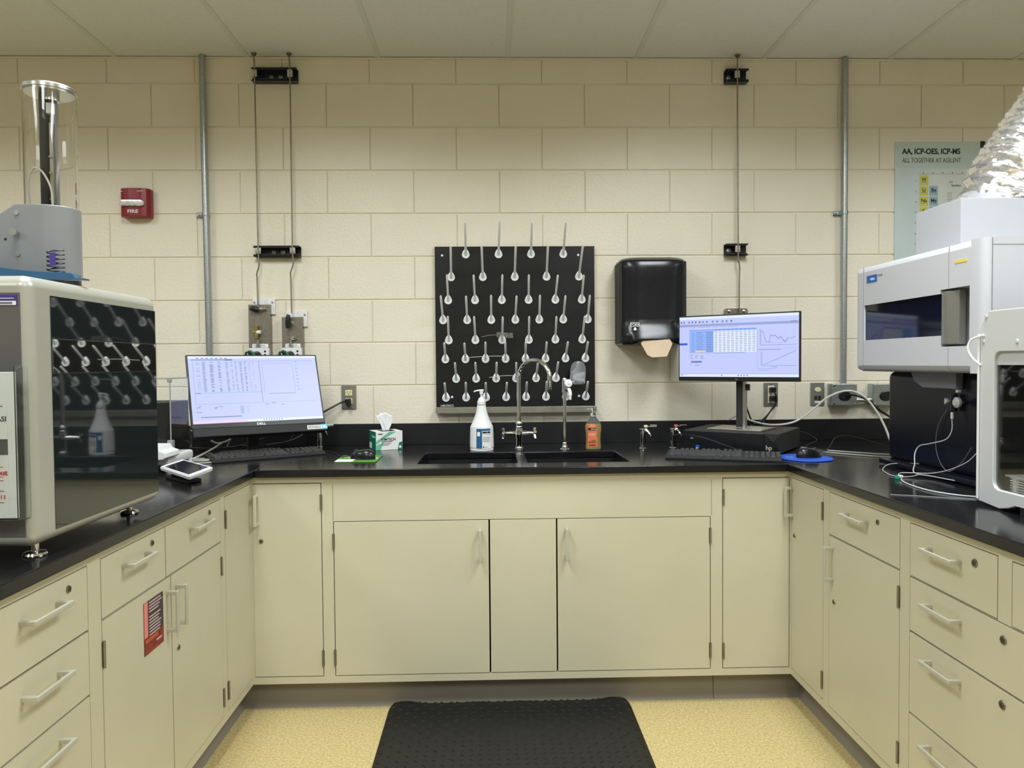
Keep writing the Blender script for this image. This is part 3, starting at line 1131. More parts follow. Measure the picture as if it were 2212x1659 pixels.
def peg_mesh(L, rise, rr=0.0050):
    b = MB()
    # teardrop foot
    pts = []
    for k in range(24):
        a = 2 * PI * k / 24
        px, pz = .0185 * math.cos(a), .0185 * math.sin(a)
        if pz > 0:
            px *= 1 - .50 * (pz / .0185) ** 1.4
            pz *= 1.55
        pts.append((px, pz))
    b.prism(pts, -.0045, 0, 'y', bev=.0012)
    tip = Vector((0, -L, rise))
    b.cyl((0, -.002, -.002), tip * .25, .0070, rr, 12)
    b.tube([tip * .2, tip * .6, tip * .96, tip], rr, 12, spline=False, rad=lambda t: 1.0 if t < .9 else .45)
    me_o = b.obj('peg', PEG)
    me = me_o.data
    bpy.data.objects.remove(me_o)
    return me


PG = {'s': peg_mesh(.115, .076), 'm': peg_mesh(.125, .105), 'l': peg_mesh(.165, .125, .0052)}
PR = [(1.813, 'l', [-.116, .039, .193, .346]), (1.706, 'l', [-.186, -.036, .115, .266, .420]),
      (1.597, 'm', [-.201, -.074, .053, .180, .307, .433]), (1.503, 'm', [-.226, -.112, .002, .116, .230, .344, .461]),
      (1.408, 'm', [-.200, -.074, .053, .180, .306, .434]), (1.318, 's', [-.217 + .0951 * k for k in range(8)]),
      (1.225, 's', [-.167 + .0949 * k for k in range(7)]), (1.136, 's', [-.216 + .0951 * k for k in range(8)])]
for z, k, xs in PR:
    for x in xs:
        o = bpy.data.objects.new('peg', PG[k])
        C.objects.link(o)
        o.parent = r
        o.location = (x + .2625, -.0197, z - 1.064)
        o.rotation_euler = (random.uniform(-.02, .02), 0, (random.uniform(-.035, .035) + (x - .115) * -.05))

# things hanging on the pegs
r = thing('bottle_brush', 'small bottle brush with a thin wire handle lying across the pegs', 'brush', (0.0, -.075, 1.425))
b = MB()
b.tube([(-.045, 0, -.004), (-.01, .0, .004), (.028, 0, .006)], .0012, 6)
b.obj('wire_handle', STEEL, r)
b = MB()
for k in range(260):
    u = random.random()
    a = random.random() * 2 * PI
    c = Vector((.028 + .074 * u, 0, .006 - .004 * u))
    b.cyl(c, c + Vector((random.uniform(-.003, .003), math.cos(a) * .013, math.sin(a) * .013)), .0005, .0004, 3, caps=False)
b.obj('bristles', mat('pale_bristles', (.42, .42, .34, 1), .6, var=.1), r)
for k, (x0, x1, z0, z1, lab) in enumerate([(-.11, .085, 1.326, 1.331, 'thin clear glass rod lying across the sixth row of pegs'),
                                           (-.010, .118, 1.232, 1.240, 'thin clear glass rod lying across the seventh row of pegs')]):
    o = MB().tube([(x0, -.062, z0), ((x0 + x1) / 2, -.060, (z0 + z1) / 2 + .003), (x1, -.062, z1)], .0016, 6).obj('glass_rod', TUBEW)
    tag(o, lab, 'glass rod')
r = thing('plastic_bottle', 'clear plastic bottle hung upside down on a low right peg', 'bottle', (.402, -.09, 1.205))
b = MB()
b.lathe([(.035, -.002), (.037, .0), (.036, .012), (.0365, .06), (.035, .075), (.027, .092), (.014, .100), (0, .101), (0, .099), (.013, .098), (.025, .090),
         (.033, .074), (.0345, .06), (.034, .012), (.035, .0)], seg=28)
b.obj('body', MILKY, r, rot=(R(-12), R(5), 0))

# ------------------------------------------------------------------ towel dispenser
r = thing('towel_dispenser', 'glossy black paper towel dispenser on the wall right of the pegboard', 'towel dispenser', (.748, 0, 1.376))
b = MB()
W2 = .148
sec = [(0, .0), (-.20, .0), (-.215, .02), (-.205, .06), (-.190, .085), (-.186, .12), (-.182, .30), (-.190, .35), (-.182, .385), (-.150, .402), (0, .404)]
NX = 14
rings = []
for i in range(NX + 1):
    u = -1 + 2 * i / NX
    xx = W2 * u
    bulge = (1 - abs(u) ** 5)
    ring = []
    for (yy, zz) in sec:
        y = yy * (.80 + .20 * bulge)
        z = zz
        if zz < .001 and yy < 0:      # arched lower lip
            z = zz + .022 * max(0, 1 - (u / .62) ** 4) if abs(u) < .62 else zz
        if zz > .39:
            z -= .006 * (1 - bulge)
        ring.append(b.bm.verts.new((xx, y, z)))
    rings.append(ring)
for p, q2 in zip(rings, rings[1:]):
    for k in range(len(sec)):
        b.bm.faces.new([p[k], p[(k + 1) % len(sec)], q2[(k + 1) % len(sec)], q2[k]])
b.bm.faces.new(rings[0])
b.bm.faces.new(rings[-1])
for v in b.bm.verts:
    v.co.y = min(v.co.y, -.001)
o = b.obj('cover', BLKG, r, ang=50)
md = o.modifiers.new('edge', 'BEVEL')
md.width = .010
md.segments = 4
md.limit_method = 'ANGLE'
md.angle_limit = R(45)
for s_ in (-1, 1):
    MB().box(s_ * W2 - .006, s_ * W2 + .005, -.150, -.001, .01, .385, .004).obj('side_rail', BLKM, r)
b = MB()
b.prism([(-.058, -.002), (.058, -.002), (.064, .030), (-.064, .030)], -.205, -.170, 'y')
b.obj('outlet_slot', KRAFT, r)
b = MB()
P = [(-.060, .024), (.060, .024), (.072, .004), (.058, -.022), (.040, -.054), (-.028, -.058), (-.048, -.046), (-.062, -.010), (-.070, .006)]
b.prism(P, -.210, -.206, 'y', bev=.0015)
for v in b.bm.verts:
    v.co.y += -.030 * max(0, -v.co.z / .05) + .006 * math.sin(v.co.x * 70)
b.obj('paper_towel', KRAFT, r)
b = MB()
b.box(-.1165, -.0755, -.2085, -.2075, .082, .102, 0, WINK)
b.box(-.1145, -.0775, -.2090, -.2084, .084, .100, 0, BLK)
o = b.obj('logo', None, r)
o.location = (0, .0075, 0)
text('TORK', .0165, facing(-.096, -.2018, .0862), WINK, r, align='CENTER', bold=.0002)
MB().lathe([(.007, 0), (.007, .0008), (0, .0009)], seg=20, M=Matrix.Translation((-.096, -.203, .072)) @ Matrix.Rotation(PI / 2, 4, 'X')).obj('badge', WINK, r)

# ------------------------------------------------------------------ poster
r = thing('poster', 'pale periodic table poster on the wall behind the silver duct', 'poster', (1.95, 0, 1.45))
PW, PH = .62, .896
b = MB()
b.box(0, PW, -.003, -.0005, 0, PH, 0, POST3)
b.box(.003, PW - .003, -.0035, -.0029, PH - .128 + .004, PH, 0, POST1)
b.box(.118, PW - .02, -.0036, -.0029, 0.01, PH - .136, 0, POST2)
for k in range(9):
    b.box(.118 + k * .0475 + .02, .118 + k * .0475 + .024, -.0042, -.0035, PH - .150, PH - .143, 0, INKG)
cells = {(0, 0): 'Y', (1, 0): 'Y', (1, 1): 'B', (2, 0): 'Y', (2, 1): 'B', (3, 0): 'Y', (3, 1): 'B', (3, 2): 'Y', (3, 3): 'Y', (4, 0): 'Y', (4, 1): 'B',
         (4, 2): 'Y', (4, 3): 'Y', (5, 0): 'Y', (5, 1): 'B', (3, 4): 'Y', (4, 4): 'Y'}
for (rr_, cc), k in cells.items():
    cx = .122 + cc * .0475
    cz = PH - .160 - rr_ * .0505
    b.box(cx, cx + .042, -.0044, -.0035, cz - .046, cz, 0, POSTY if k == 'Y' else POSTB)
    b.box(cx + .008, cx + .034, -.0048, -.0043, cz - .0325, cz - .031, 0, INK)
b.box(.118, PW - .02, -.0042, -.0035, PH - .1535, PH - .1525, 0, INKG)
for q in (0, 1):
    for k in range(6):
        b.box(.258 + q * .062, .280 + q * .062, -.0042, -.0035, PH - .245 - k * .010, PH - .243 - k * .010, 0, INKG)
    b.box(.266 + q * .062, .284 + q * .062, -.0042, -.0035, PH - .196, PH - .1935, 0, INKG)
    b.box(.266 + q * .062, .284 + q * .062, -.0042, -.0035, PH - .190, PH - .1875, 0, INKG)
b.obj('sheet', None, r)
text('AA, ICP-OES, ICP-MS', .0365, facing(.036, -.0042, PH - .057), INK, r, bold=.0010, sx=.87)
text('ALL TOGETHER AT AGILENT', .031, facing(.036, -.0042, PH - .098), INKG, r, bold=.0003, sx=.72)
text('Symbol', .0155, facing(.300, -.0042, PH - .213), INK, r, align='CENTER')
for (rc, s_) in {(0, 0): 'H', (1, 0): 'Li', (1, 1): 'Be', (2, 0): 'Na', (2, 1): 'Mg', (3, 0): 'K', (3, 1): 'Ca', (3, 2): 'Sc', (4, 0): 'Rb', (4, 1): 'Sr'}.items():
    text(s_, .024, facing(.122 + rc[1] * .0475 + .021, -.0048, PH - .160 - rc[0] * .0505 - .027), INK, r, align='CENTER', bold=.0004)
for k in range(7):
    text(str(k + 1), .012, facing(.100, -.0038, PH - .190 - k * .0505), INKG, r)
b = MB()
b.box(.418, .440, -.0055, -.0028, PH - .028, PH + .004, .001)
b.obj('tape', INK, r)


# ------------------------------------------------------------------ monitors
def monitor(name, label, root_loc, rz, W, H, tilt, pc, chin, bez, sound=False):
    """pc: local centre of the panel relative to the root"""
    r = thing(name, label, 'monitor', root_loc, rz)
    pm = MB()
    pm.box(-W / 2, W / 2, 0.0, .016, -H / 2, H / 2, .003)
    pm.box(-W * .30, W * .30, .014, .045, -H * .30, H * .28, .010)
    p = pm.obj('panel', BLK, r, loc=pc, rot=(-tilt, 0, 0))
    sw, sh = W - 2 * bez, H - bez - chin
    zc = (chin - bez) / 2
    s = MB()
    s.box(-sw / 2, sw / 2, -.0008, .001, zc - sh / 2, zc + sh / 2)
    s.obj('screen', SCR, p)

    def q(b, u0, u1, v0, v1, m, d=0):
        b.box(-sw / 2 + u0 * sw, -sw / 2 + u1 * sw, -.0014 - d * .0002, -.0007, zc + sh / 2 - v1 * sh, zc + sh / 2 - v0 * sh, 0, m)

    return r, p, q, (sw, sh, zc)


def line(b, q, pts, wd, m, sw_, d=2):
    for (u0, v0), (u1, v1) in zip(pts, pts[1:]):
        n = max(1, int(max(abs(u1 - u0) / .004, abs(v1 - v0) / .007)))
        for k in range(n):
            a, c = k / n, (k + 1) / n
            ua, va = u0 + (u1 - u0) * a, v0 + (v1 - v0) * a
            ub, vb = u0 + (u1 - u0) * c, v0 + (v1 - v0) * c
            q(b, min(ua, ub) - wd * .5, max(ua, ub) + wd * .5, min(va, vb) - wd * .8, max(va, vb) + wd * .8, m, d)


# left monitor
r, p, q, (sw, sh, zc) = monitor('monitor', 'left black monitor with speaker bar, tilted back, showing a data table', (-1.031, -.321, ZC + .0002), R(31), .54, .318, R(21.3), (0.0, -.092, .281), .020, .007)
b = MB()
q(b, 0, 1, 0, .035, SCR_W)
for k in range(7):
    q(b, .06 + .035 * k, .078 + .035 * k, .028, .040, SCR_G, 1)
q(b, .02, .30, .052, .062, SCR_G, 1)
q(b, .27, .33, .050, .066, SCR_D, 2)
q(b, .33, .97, .076, .081, SCR_L, 1)
rows = 38
cols = [(.055, .085, SCR_L, .6), (.10, .125, SCR_G, 1), (.155, .185, SCR_D, .8), (.215, .24, SCR_D, .7), (.275, .295, SCR_G, .9), (.315, .33, SCR_G, .7), (.345, .36, SCR_G, .8),
        (.38, .40, SCR_G, .9), (.415, .432, SCR_D, .8), (.45, .465, SCR_L, .6), (.48, .495, SCR_L, .5)]
for k in range(rows):
    v = .09 + k * (.455 / rows)
    for (a, c, m, dens) in cols:
        if random.random() < dens:
            q(b, a, c - random.random() * .010, v, v + .0042, m, 1)
q(b, .035, .53, .553, .559, SCR_T, 1)
q(b, .035, .07, .553, .561, SCR_D, 2)
q(b, .530, .533, .075, .71, SCR_G, 1)
q(b, .035, .53, .716, .720, SCR_L, 1)
q(b, .030, .033, .08, .72, SCR_L, 1)
q(b, .533, .97, .715, .7175, SCR_L, 1)
for (u0, u1, v0, v1) in ((.555, .80, .113, .116), (.555, .557, .113, .585), (.80, .802, .113, .585), (.585, .80, .583, .588)):
    q(b, u0, u1, v0, v1, SCR_L if v0 < .5 else SCR_G, 1)
for k in range(9):
    q(b, .822, .835, .09 + k * .055, .0955 + k * .055, SCR_D, 1)
for u, v, wd in ((.03, .765, .03), (.05, .745, .02), (.16, .765, .03), (.16, .785, .02), (.2, .755, .025), (.03, .83, .04), (.60, .725, .03), (.55, .74, .03), (.68, .75, .02)):
    q(b, u, u + wd, v, v + .007, SCR_G, 1)
for k in range(5):
    q(b, .355, .38, .765 + k * .023, .772 + k * .023, SCR_G, 1)
    q(b, .405, .415, .765 + k * .023, .772 + k * .023, SCR_T, 1)
q(b, .08, .36, .905, .914, SCR_D, 1)
q(b, .06, .075, .904, .914, SCR_D, 1)
q(b, .0, .40, .955, 1.0, SCR_P, 0)
q(b, .40, 1.0, .965, 1.0, SCR_W, 0)
for k in range(8):
    q(b, .52 + .02 * k, .527 + .02 * k, .970, .985, SCR_D, 2)
b.obj('screen_content', None, p)
text('DELL', .0135, facing(.0, -.0004, -.318 / 2 + .005), WINK, p, align='CENTER', bold=.0003, sx=1.2)
b = MB()
b.box(-.268, .268, -.012, .030, -.318 / 2 - .038, -.318 / 2 - .002, .005)
sb = b.obj('speaker_bar', BLKM, p)
b = MB()
b.box(.185, .248, -.0126, -.0118, -.318 / 2 - .030, -.318 / 2 - .012, 0, PAPER)
for k in range(14):
    b.box(.19 + k * .004, .1915 + k * .004 + random.random() * .001, -.0129, -.0125, -.318 / 2 - .027, -.318 / 2 - .015, 0, INKG)
b.box(.248, .272, -.0130, -.0122, -.318 / 2 - .031, -.318 / 2 - .010, .0001, CYAN)
b.box(.253, .266, -.0134, -.0129, -.318 / 2 - .026, -.318 / 2 - .016, .0001, WINK)
b.obj('asset_sticker', None, sb)
b = MB()
b.box(-.11, .11, -.050, .115, 0, .010, .004)
b.obj('stand_base', BLKM, r)
b = MB()
b.box(-.024, .024, -.012, .012, .009, .30, .004)
b.box(-.020, .020, -.06, .0, .235, .285, .004)
b.obj('stand_post', BLKM, r)

# right monitor
r, p, q, (sw, sh, zc) = monitor('monitor', 'right black monitor on a silver stand, showing a spreadsheet and two graphs', (1.083, -.358, 1.0034), R(-38.5), .53, .289, R(0), (0.0, -.055, .3535), .019, .006)
b = MB()
q(b, 0, 1, 0, .045, SCR_W)
q(b, 0, 1, .125, .165, SCR_L, 0)
b.mats[b.mi(SCR_L)] = SCR_L
for k, u in enumerate((.01, .035, .08, .11, .14, .175, .205, .24, .29, .33, .375, .41, .45)):
    q(b, u, u + .014, .075, .10, SCR_D if k in (3, 4, 5, 12) else SCR_G, 2)
    q(b, u - .003, u + .017, .108, .113, SCR_L, 2)
q(b, .005, .06, .155, .160, SCR_G, 1)
for k in range(8):
    q(b, .008, .03 + .012 * (k % 2), .19 + k * .038, .195 + k * .038, SCR_G, 1)
q(b, 0, .072, .175, .97, SCR, 1)
q(b, 0, .072, .435, .470, SCR_BB, 2)
for u, wd in ((.10, .05), (.16, .12), (.30, .04), (.36, .06), (.43, .08)):
    q(b, u, u + wd, .178, .184, SCR_L, 1)
q(b, .095, .665, .200, .207, SCR_P, 1)
q(b, .090, .305, .21, .60, SCR_B, 1)
q(b, .305, .665, .21, .245, SCR_B, 1)
q(b, .305, .665, .245, .60, SCR_W, 1)
q(b, .090, .665, .60, .603, SCR_L, 2)
q(b, .305, .57, .603, .610, SCR_G, 2)
for k in range(12):
    v = .262 + k * .0283
    q(b, .24, .30, v, v + .008, SCR_D, 3)
    q(b, .155 - .005 * (k % 3), .205 + .008 * (k % 3), v, v + .006, SCR_G if k % 3 else SCR_D, 3)
    q(b, .11, .135, v, v + .005, SCR_G, 3)
    for j in range(10):
        u = .315 + j * .0355
        q(b, u, u + .020 + random.random() * .005, v, v + .0075, SCR_G if (j + k) % 3 else SCR_D, 3)
for j in range(10):
    q(b, .315 + j * .0355, .335 + j * .0355, .222, .228, SCR_D, 3)
q(b, .145, .235, .565, .592, SCR_O, 4)
for u, v, wd in ((.09, .64, .03), (.14, .645, .025), (.19, .645, .02), (.10, .66, .01), (.095, .69, .03), (.14, .672, .02), (.145, .69, .01), (.19, .665, .02), (.19, .69, .03)):
    q(b, u, u + wd, v, v + .007, SCR_G, 1)
q(b, .105, .20, .735, .765, SCR_G, 1)
q(b, .10, .102, .77, .82, SCR_G, 1)
q(b, .14, .18, .80, .815, SCR_L, 1)
# graphs
q(b, .672, .674, .21, .87, SCR_L, 1)
for (u0, u1, v0, v1) in ((.70, .702, .24, .49), (.70, .985, .49, .494), (.71, .712, .60, .82), (.71, .985, .818, .822)):
    q(b, u0, u1, v0, v1, SCR_D, 2)
q(b, .672, .99, .545, .549, SCR_L, 2)
q(b, .68, .86, .565, .572, SCR_G, 2)
for k in range(9):
    q(b, .688, .697, .25 + k * .028, .254 + k * .028, SCR_G, 2)
    q(b, .695, .705, .61 + k * .024, .614 + k * .024, SCR_G, 2)
line(b, q, [(.712, .27), (.72, .29), (.735, .39), (.748, .445), (.765, .455), (.782, .33), (.80, .355), (.815, .34), (.83, .37), (.845, .40), (.86, .36), (.88, .42), (.895, .445), (.92, .385), (.94, .392), (.975, .365)], .0012, SCR_G, sw)
line(b, q, [(.715, .44), (.76, .44), (.80, .455), (.86, .46), (.90, .448)], .001, SCR_G, sw)
line(b, q, [(.72, .81), (.98, .585)], .001, SCR_G, sw)
q(b, .78, .83, .838, .844, SCR_G, 2)
for k in range(3):
    q(b, .68, .82 - k * .03, .865 + k * .014, .869 + k * .014, SCR_L, 2)
q(b, .94, .985, .125, .135, SCR_D, 2)
q(b, .0, 1, .955, 1, SCR_W, 0)
q(b, .0, 1, .945, .950, SCR_L, 1)
for u in (.37, .51, .535, .56, .585, .015):
    q(b, u, u + .010, .966, .982, SCR_D, 2)
b.obj('screen_content', None, p)
text('hp', .012, facing(-.0, -.0004, -.289 / 2 + .006), INKG, p, align='CENTER')
MB().box(-.118, .118, -.090, .095, 0, .0065, .001).obj('stand_base', STEEL, r)
b = MB()
b.box(-.020, .020, -.004, .022, .006, .36, .001, STEEL)
b.box(-.0195, .009, -.0052, -.003, .008, .355, .0004, BLKM)
b.box(-.026, .026, -.040, .0, .30, .352, .003, BLKM)
b.obj('stand_post', None, r)
b = MB()
b.box(.020, .036, -.002, .014, .168, .196, .003)
b.obj('cable_clip', BLKM, r)


# ------------------------------------------------------------------ keyboards
def keyboard(label, loc, rz, L, D, key_m, base_m):
    r = thing('keyboard', label, 'keyboard', loc, rz, rot=None)
    b = MB()
    b.prism([(-D / 2, .0), (D / 2, .0), (D / 2, .022), (D / 2 - .006, .024), (-D / 2 + .004, .011), (-D / 2, .008)], -L / 2, L / 2, 'x', bev=.0015)
    b.obj('base', base_m, r)
    slope = math.atan2(.013, D - .01)
    cache = {}
    u = L / 23.2

    def key(x, y, w, h):
        k = (round(w, 4), round(h, 4))
        if k not in cache:
            bb = MB()
            t = bmesh.new()
            bmesh.ops.create_cube(t, size=1)
            for v in t.verts:
                s = .80 if v.co.z > 0 else 1.0
                v.co = Vector((v.co.x * w * s, v.co.y * h * s, v.co.z * .007 + .0035))
            bmesh.ops.bevel(t, geom=list(t.edges), offset=.0008, segments=1, affect='EDGES')
            bb._take(t, None)
            o = bb.obj('key', key_m)
            cache[k] = o.data
            bpy.data.objects.remove(o)
        o = bpy.data.objects.new('key', cache[k])
        C.objects.link(o)
        o.parent = r
        z = .011 + (y + D / 2 - .004) * math.tan(slope)
        o.location = (x, y, z - .001)
        o.rotation_euler = (slope, 0, 0)

    rowh = (D - .022) / 6.25
    x0 = -L / 2 + .010
    rows_ = [[(0, 1), (2, 1), (3, 1), (4, 1), (5, 1), (6.5, 1), (7.5, 1), (8.5, 1), (9.5, 1), (11, 1), (12, 1), (13, 1), (14, 1)],
             [(k, 1) for k in range(13)] + [(13, 2)],
             [(0, 1.5)] + [(1.5 + k, 1) for k in range(12)] + [(13.5, 1.5)],
             [(0, 1.75)] + [(1.75 + k, 1) for k in range(11)] + [(12.75, 2.25)],
             [(0, 2.25)] + [(2.25 + k, 1) for k in range(10)] + [(12.25, 2.75)],
             [(0, 1.5), (1.5, 1.25), (2.75, 1.25), (4, 6), (10, 1.5), (11.5, 1.25), (12.75, 2.25)]]
    for ri, rw in enumerate(rows_):
        y = D / 2 - .014 - rowh * (ri + (.25 if ri else 0))
        for (c, wd) in rw:
            key(x0 + (c + wd / 2) * u, y, wd * u - .0022, rowh - .0022)
    for ri in (1, 2):
        for c in range(3):
            key(x0 + (15.4 + c + .5) * u, D / 2 - .014 - rowh * (ri + .25), u - .0022, rowh - .0022)
    for c, ri in ((0, 5), (1, 5), (2, 5), (1, 4)):
        key(x0 + (15.4 + c + .5) * u, D / 2 - .014 - rowh * (ri + .25), u - .0022, rowh - .0022)
    for ri in range(1, 6):
        for c in range(4):
            if ri == 5 and c in (1, 3) or ri == 3 and c == 3:
                continue
            key(x0 + (18.6 + c + .5) * u, D / 2 - .014 - rowh * (ri + .25), u - .0022, rowh - .0022)
    return r


keyboard('black keyboard in front of the left monitor', (-.940, -.436, ZC + .0005), R(33.9), .46, .142, KEYM, BLKM)
keyboard('black keyboard in front of the right computer, next to the blue mousepad', (.915, -.640, ZC + .0005), R(-19.5), .435, .145, KEYM, BLKM)


# ------------------------------------------------------------------ mice and pads
def mouse(label, loc, rz):
    r = thing('computer_mouse', label, 'mouse', loc, rz)
    b = MB()
    N, Mn = 16, 22
    rings = []
    for i in range(N + 1):
        t = i / N
        a = t * PI / 2
        ring = []
        for j in range(Mn):
            f = 2 * PI * j / Mn
            x = .031 * math.cos(f) * math.cos(a) ** .55
            y = .056 * math.sin(f) * math.cos(a) ** .55
            z = .036 * math.sin(a) * (1 - .20 * (y / .056))
            ring.append(b.bm.verts.new((x * (1 - .12 * (y / .056) ** 2), y, z)))
        rings.append(ring)
    for p_, q_ in zip(rings, rings[1:]):
        for j in range(Mn):
            b.bm.faces.new([p_[j], p_[(j + 1) % Mn], q_[(j + 1) % Mn], q_[j]])
    b.bm.faces.new(rings[0][::-1])
    bmesh.ops.remove_doubles(b.bm, verts=b.bm.verts, dist=.0004)
    b.obj('body', BLKG, r, ang=60)
    MB().cyl((-.004, .030, .028), (.004, .030, .028), .009, seg=16).obj('scroll_wheel', KEYM, r)
    return r


r = thing('mousepad', 'green and white printed mousepad under the left mouse', 'mousepad', (-.535, -.535, ZC), R(0))
b = MB()
b.prism([(-.078, -.098), (.074, -.105), (.082, -.092), (.076, .098), (.066, .106), (-.080, .106), (-.090, .098), (-.086, -.090)], .0006, .0030, 'z', m=GREENP, bev=.0006)
b.obj('pad', None, r)
b = MB()
b.prism([(-.084, -.094), (-.022, -.096), (-.014, -.086), (-.014, -.030), (-.020, -.024), (-.086, -.022)], .0030, .0036, 'z')
b.obj('white_patch', WINK, r)
b = MB()
for k in range(24):
    a, c = 2 * PI * k / 24, 2 * PI * (k + 1) / 24
    b.prism([(.045 + .028 * math.cos(a), -.0 + .030 * math.sin(a)), (.045 + .028 * math.cos(c), -.0 + .030 * math.sin(c)),
             (.045 + .022 * math.cos(c), -.0 + .022 * math.sin(c)), (.045 + .022 * math.cos(a), -.0 + .022 * math.sin(a))], .0030, .0036, 'z')
b.box(-.070, -.030, .030, .040, .0030, .0036)
b.box(-.045, -.020, .000, .012, .0030, .0036)
b.obj('printed_pattern', WINK, r)
mouse('black mouse resting on the green mousepad', (-.522, -.545, ZC + .0039), R(70))

r = thing('mousepad', 'bright blue oval mousepad to the right of the right keyboard', 'mousepad', (1.232, -.668, ZC))
b = MB()
b.lathe([(.100, .0006), (.102, .002), (.100, .0045), (0, .0045)], seg=48, sy=1.12)
b.obj('pad', BLUEP, r)
b = MB()
for k in range(16):
    a = random.random() * 2 * PI
    d_ = random.random() * .018
    b.box(-.056 + d_ * math.cos(a), -.052 + d_ * math.cos(a), .01 + d_ * math.sin(a) * 1.4, .018 + d_ * math.sin(a) * 1.4, .0045, .0049)
b.obj('printed_pattern', mat('pale_blue_ink', (.22, .38, .80, 1), .5, var=0), r)
mouse('black mouse resting on the blue oval mousepad', (1.248, -.668, ZC + .0052), R(-75))

# ------------------------------------------------------------------ desktop computer
r = thing('desktop_computer', 'flat black desktop computer under the right monitor', 'computer', (.835, -.345, ZC), R(-35.5))
W, D, H = .405, .355, .0885
b = MB()
b.box(0, W, 0, D, .004, H, .004)
for fx in (.03, W - .03):
    for fy in (.03, D - .03):
        b.cyl((fx, fy, 0.0003), (fx, fy, .005), .012, seg=12)
b.obj('case', BLKM, r)
b = MB()
b.box(.002, W - .06, -.010, .0005, .005, H - .001, .003)
b.prism([(W - .06, .005), (W - .002, .005), (W - .002, H - .012), (W - .020, H - .030), (W - .060, H - .001)], -.010, .0005, 'y', bev=.001)
b.obj('front_bezel', BLKG, r)
text('hp', .026, facing(W - .052, -.0108, .022), mat('pale_logo', (.42, .42, .36, 1), .4, var=0), r, bold=.0004)
b = MB()
b.box(.035, .048, -.0108, -.0098, .052, .058, 0, INKG)
b.obj('front_port', None, r)
b = MB()
b.box(.058, .074, -.0108, -.0098, .014, .026, 0, BLUEP)
b.box(.060, .068, -.0110, -.0106, .010, .015, 0, WINK)
b.obj('processor_sticker', None, r)

# ------------------------------------------------------------------ tissue box
r = thing('tissue_box', 'green and white tissue box with a tissue standing up, left of the sinks', 'tissue box', (-.515, -.245, ZC + .0005), R(24))
b = MB()
W, D, H = .122, .112, .083
b.box(0, W, 0, D, 0, H, .0008, PAPER)
b.box(-.0006, .0004, .001, D - .001, .001, H - .001, 0, GREENB)
b.box(-.0011, -.0005, .070, D - .004, .004, .030, 0, PAPER)
e = .0006
b.prism([(.001, .001), (.020, .001), (.036, .036), (.001, .022)], -e, .0004, 'y', m=GREENL)
b.prism([(.001, .026), (.040, .052), (.075, .072), (W - .03, H - .002), (.062, H - .001), (.03, .060), (.001, .040)], -e, .0004, 'y', m=GREENL)
b.prism([(W - .022, .001), (W - .001, .001), (W - .001, .036), (W - .016, .030)], -e, .0004, 'y', m=GREENB)
b.prism([(.030, H - .0003), (.030, H), (.095, H), (.095, H - .0003)], .01, .1, 'y', m=GREENL)
b.cyl((W - .011, -e, .012), (W - .011, -e - .0003, .012), .006, seg=16, m=PAPER)
b.obj('box', None, r)
text('KIMTECH', .0165, facing(.024, -.0009, .042), INK, r, bold=.0003, sx=.95)
b = MB()
b.box(.024, .075, -.0010, -.0004, .036, .0385, 0, INK)
for k in range(3):
    b.box(.024, .070 - .006 * k, -.0010, -.0004, .030 - k * .0045, .0315 - k * .0045, 0, INKG)
b.box(.010, .030, -.0010, -.0004, .070, .074, 0, INK)
b.obj('small_print', None, r)
text('Kimwipes', .013, Matrix.Translation((-.0015, .060, .055)) @ Matrix.Rotation(-PI / 2, 4, 'Z') @ Matrix.Rotation(PI / 2, 4, 'X'), WINK, r)
b = MB()
b.lathe([(.026, H), (.025, H + .0006), (0, H + .0006)], c=(.058, .055, 0), seg=24, sy=.6)
b.obj('opening', INKG, r)
b = MB()
rows_v = []
NU, NV = 9, 12
for j in range(NV + 1):
    v = j / NV
    row_ = []
    for i in range(NU + 1):
        u = i / NU * 2 - 1
        wd = .014 + .022 * v - .010 * max(0, v - .75) * 4 * .6
        x = .058 + u * wd + (.010 - .026 * v * (1 if u < 0 else .35)) * v
        y = .055 + .012 * math.sin(u * 3.4 + v * 2) * (1 - .4 * v) + .004 * math.sin(9 * u + 3 * v)
        z = H - .004 + v * .078 + .006 * v * math.sin(u * 4 + 1.2) * v
        row_.append(b.bm.verts.new((x, y, z)))
    rows_v.append(row_)
for p_, q_ in zip(rows_v, rows_v[1:]):
    for i in range(NU):
        b.bm.faces.new([p_[i], p_[i + 1], q_[i + 1], q_[i]])
o = b.obj('tissue', WHITE, r, ang=80)
md = o.modifiers.new('thick', 'SOLIDIFY')
md.thickness = .0006

# ------------------------------------------------------------------ white pump bottle
r = thing('pump_bottle', 'tall white pump bottle with a blue label, beside the left sink', 'bottle', (-.0445, -.275, ZC + .0005))
b = MB()
b.lathe([(0, 0), (.050, 0), (.0515, .003), (.0518, .006), (.050, .010), (.0525, .013), (.0530, .020), (.0515, .085), (.0505, .103), (.0500, .106), (.0440, .118), (.0350, .138),
         (.0270, .160), (.0220, .182), (.0190, .200), (.0178, .206), (0, .206)], seg=36, sy=.78)
b.obj('body', WHITE, r)
b = MB()
b.lathe([(.0188, .203), (.0188, .216), (.0178, .2175), (.0170, .219), (.0110, .232), (.0055, .234), (.0050, .236), (0, .236)], seg=28)
b.cyl((0, 0, .234), (0, 0, .252), .0048, seg=14)
b.obj('collar', WHITE, r)
b = MB()
b.lathe([(.0085, .248), (.0085, .258), (.0105, .262), (.0100, .266), (0, .267)], seg=20)
b.tube([(.010, 0, .2645), (-.006, 0, .2650), (-.024, 0, .2625), (-.034, 0, .2585)], .0042, 10, rad=lambda t: 1.15 - .45 * t)
b.obj('pump_head', WHITE, r)
b = MB()


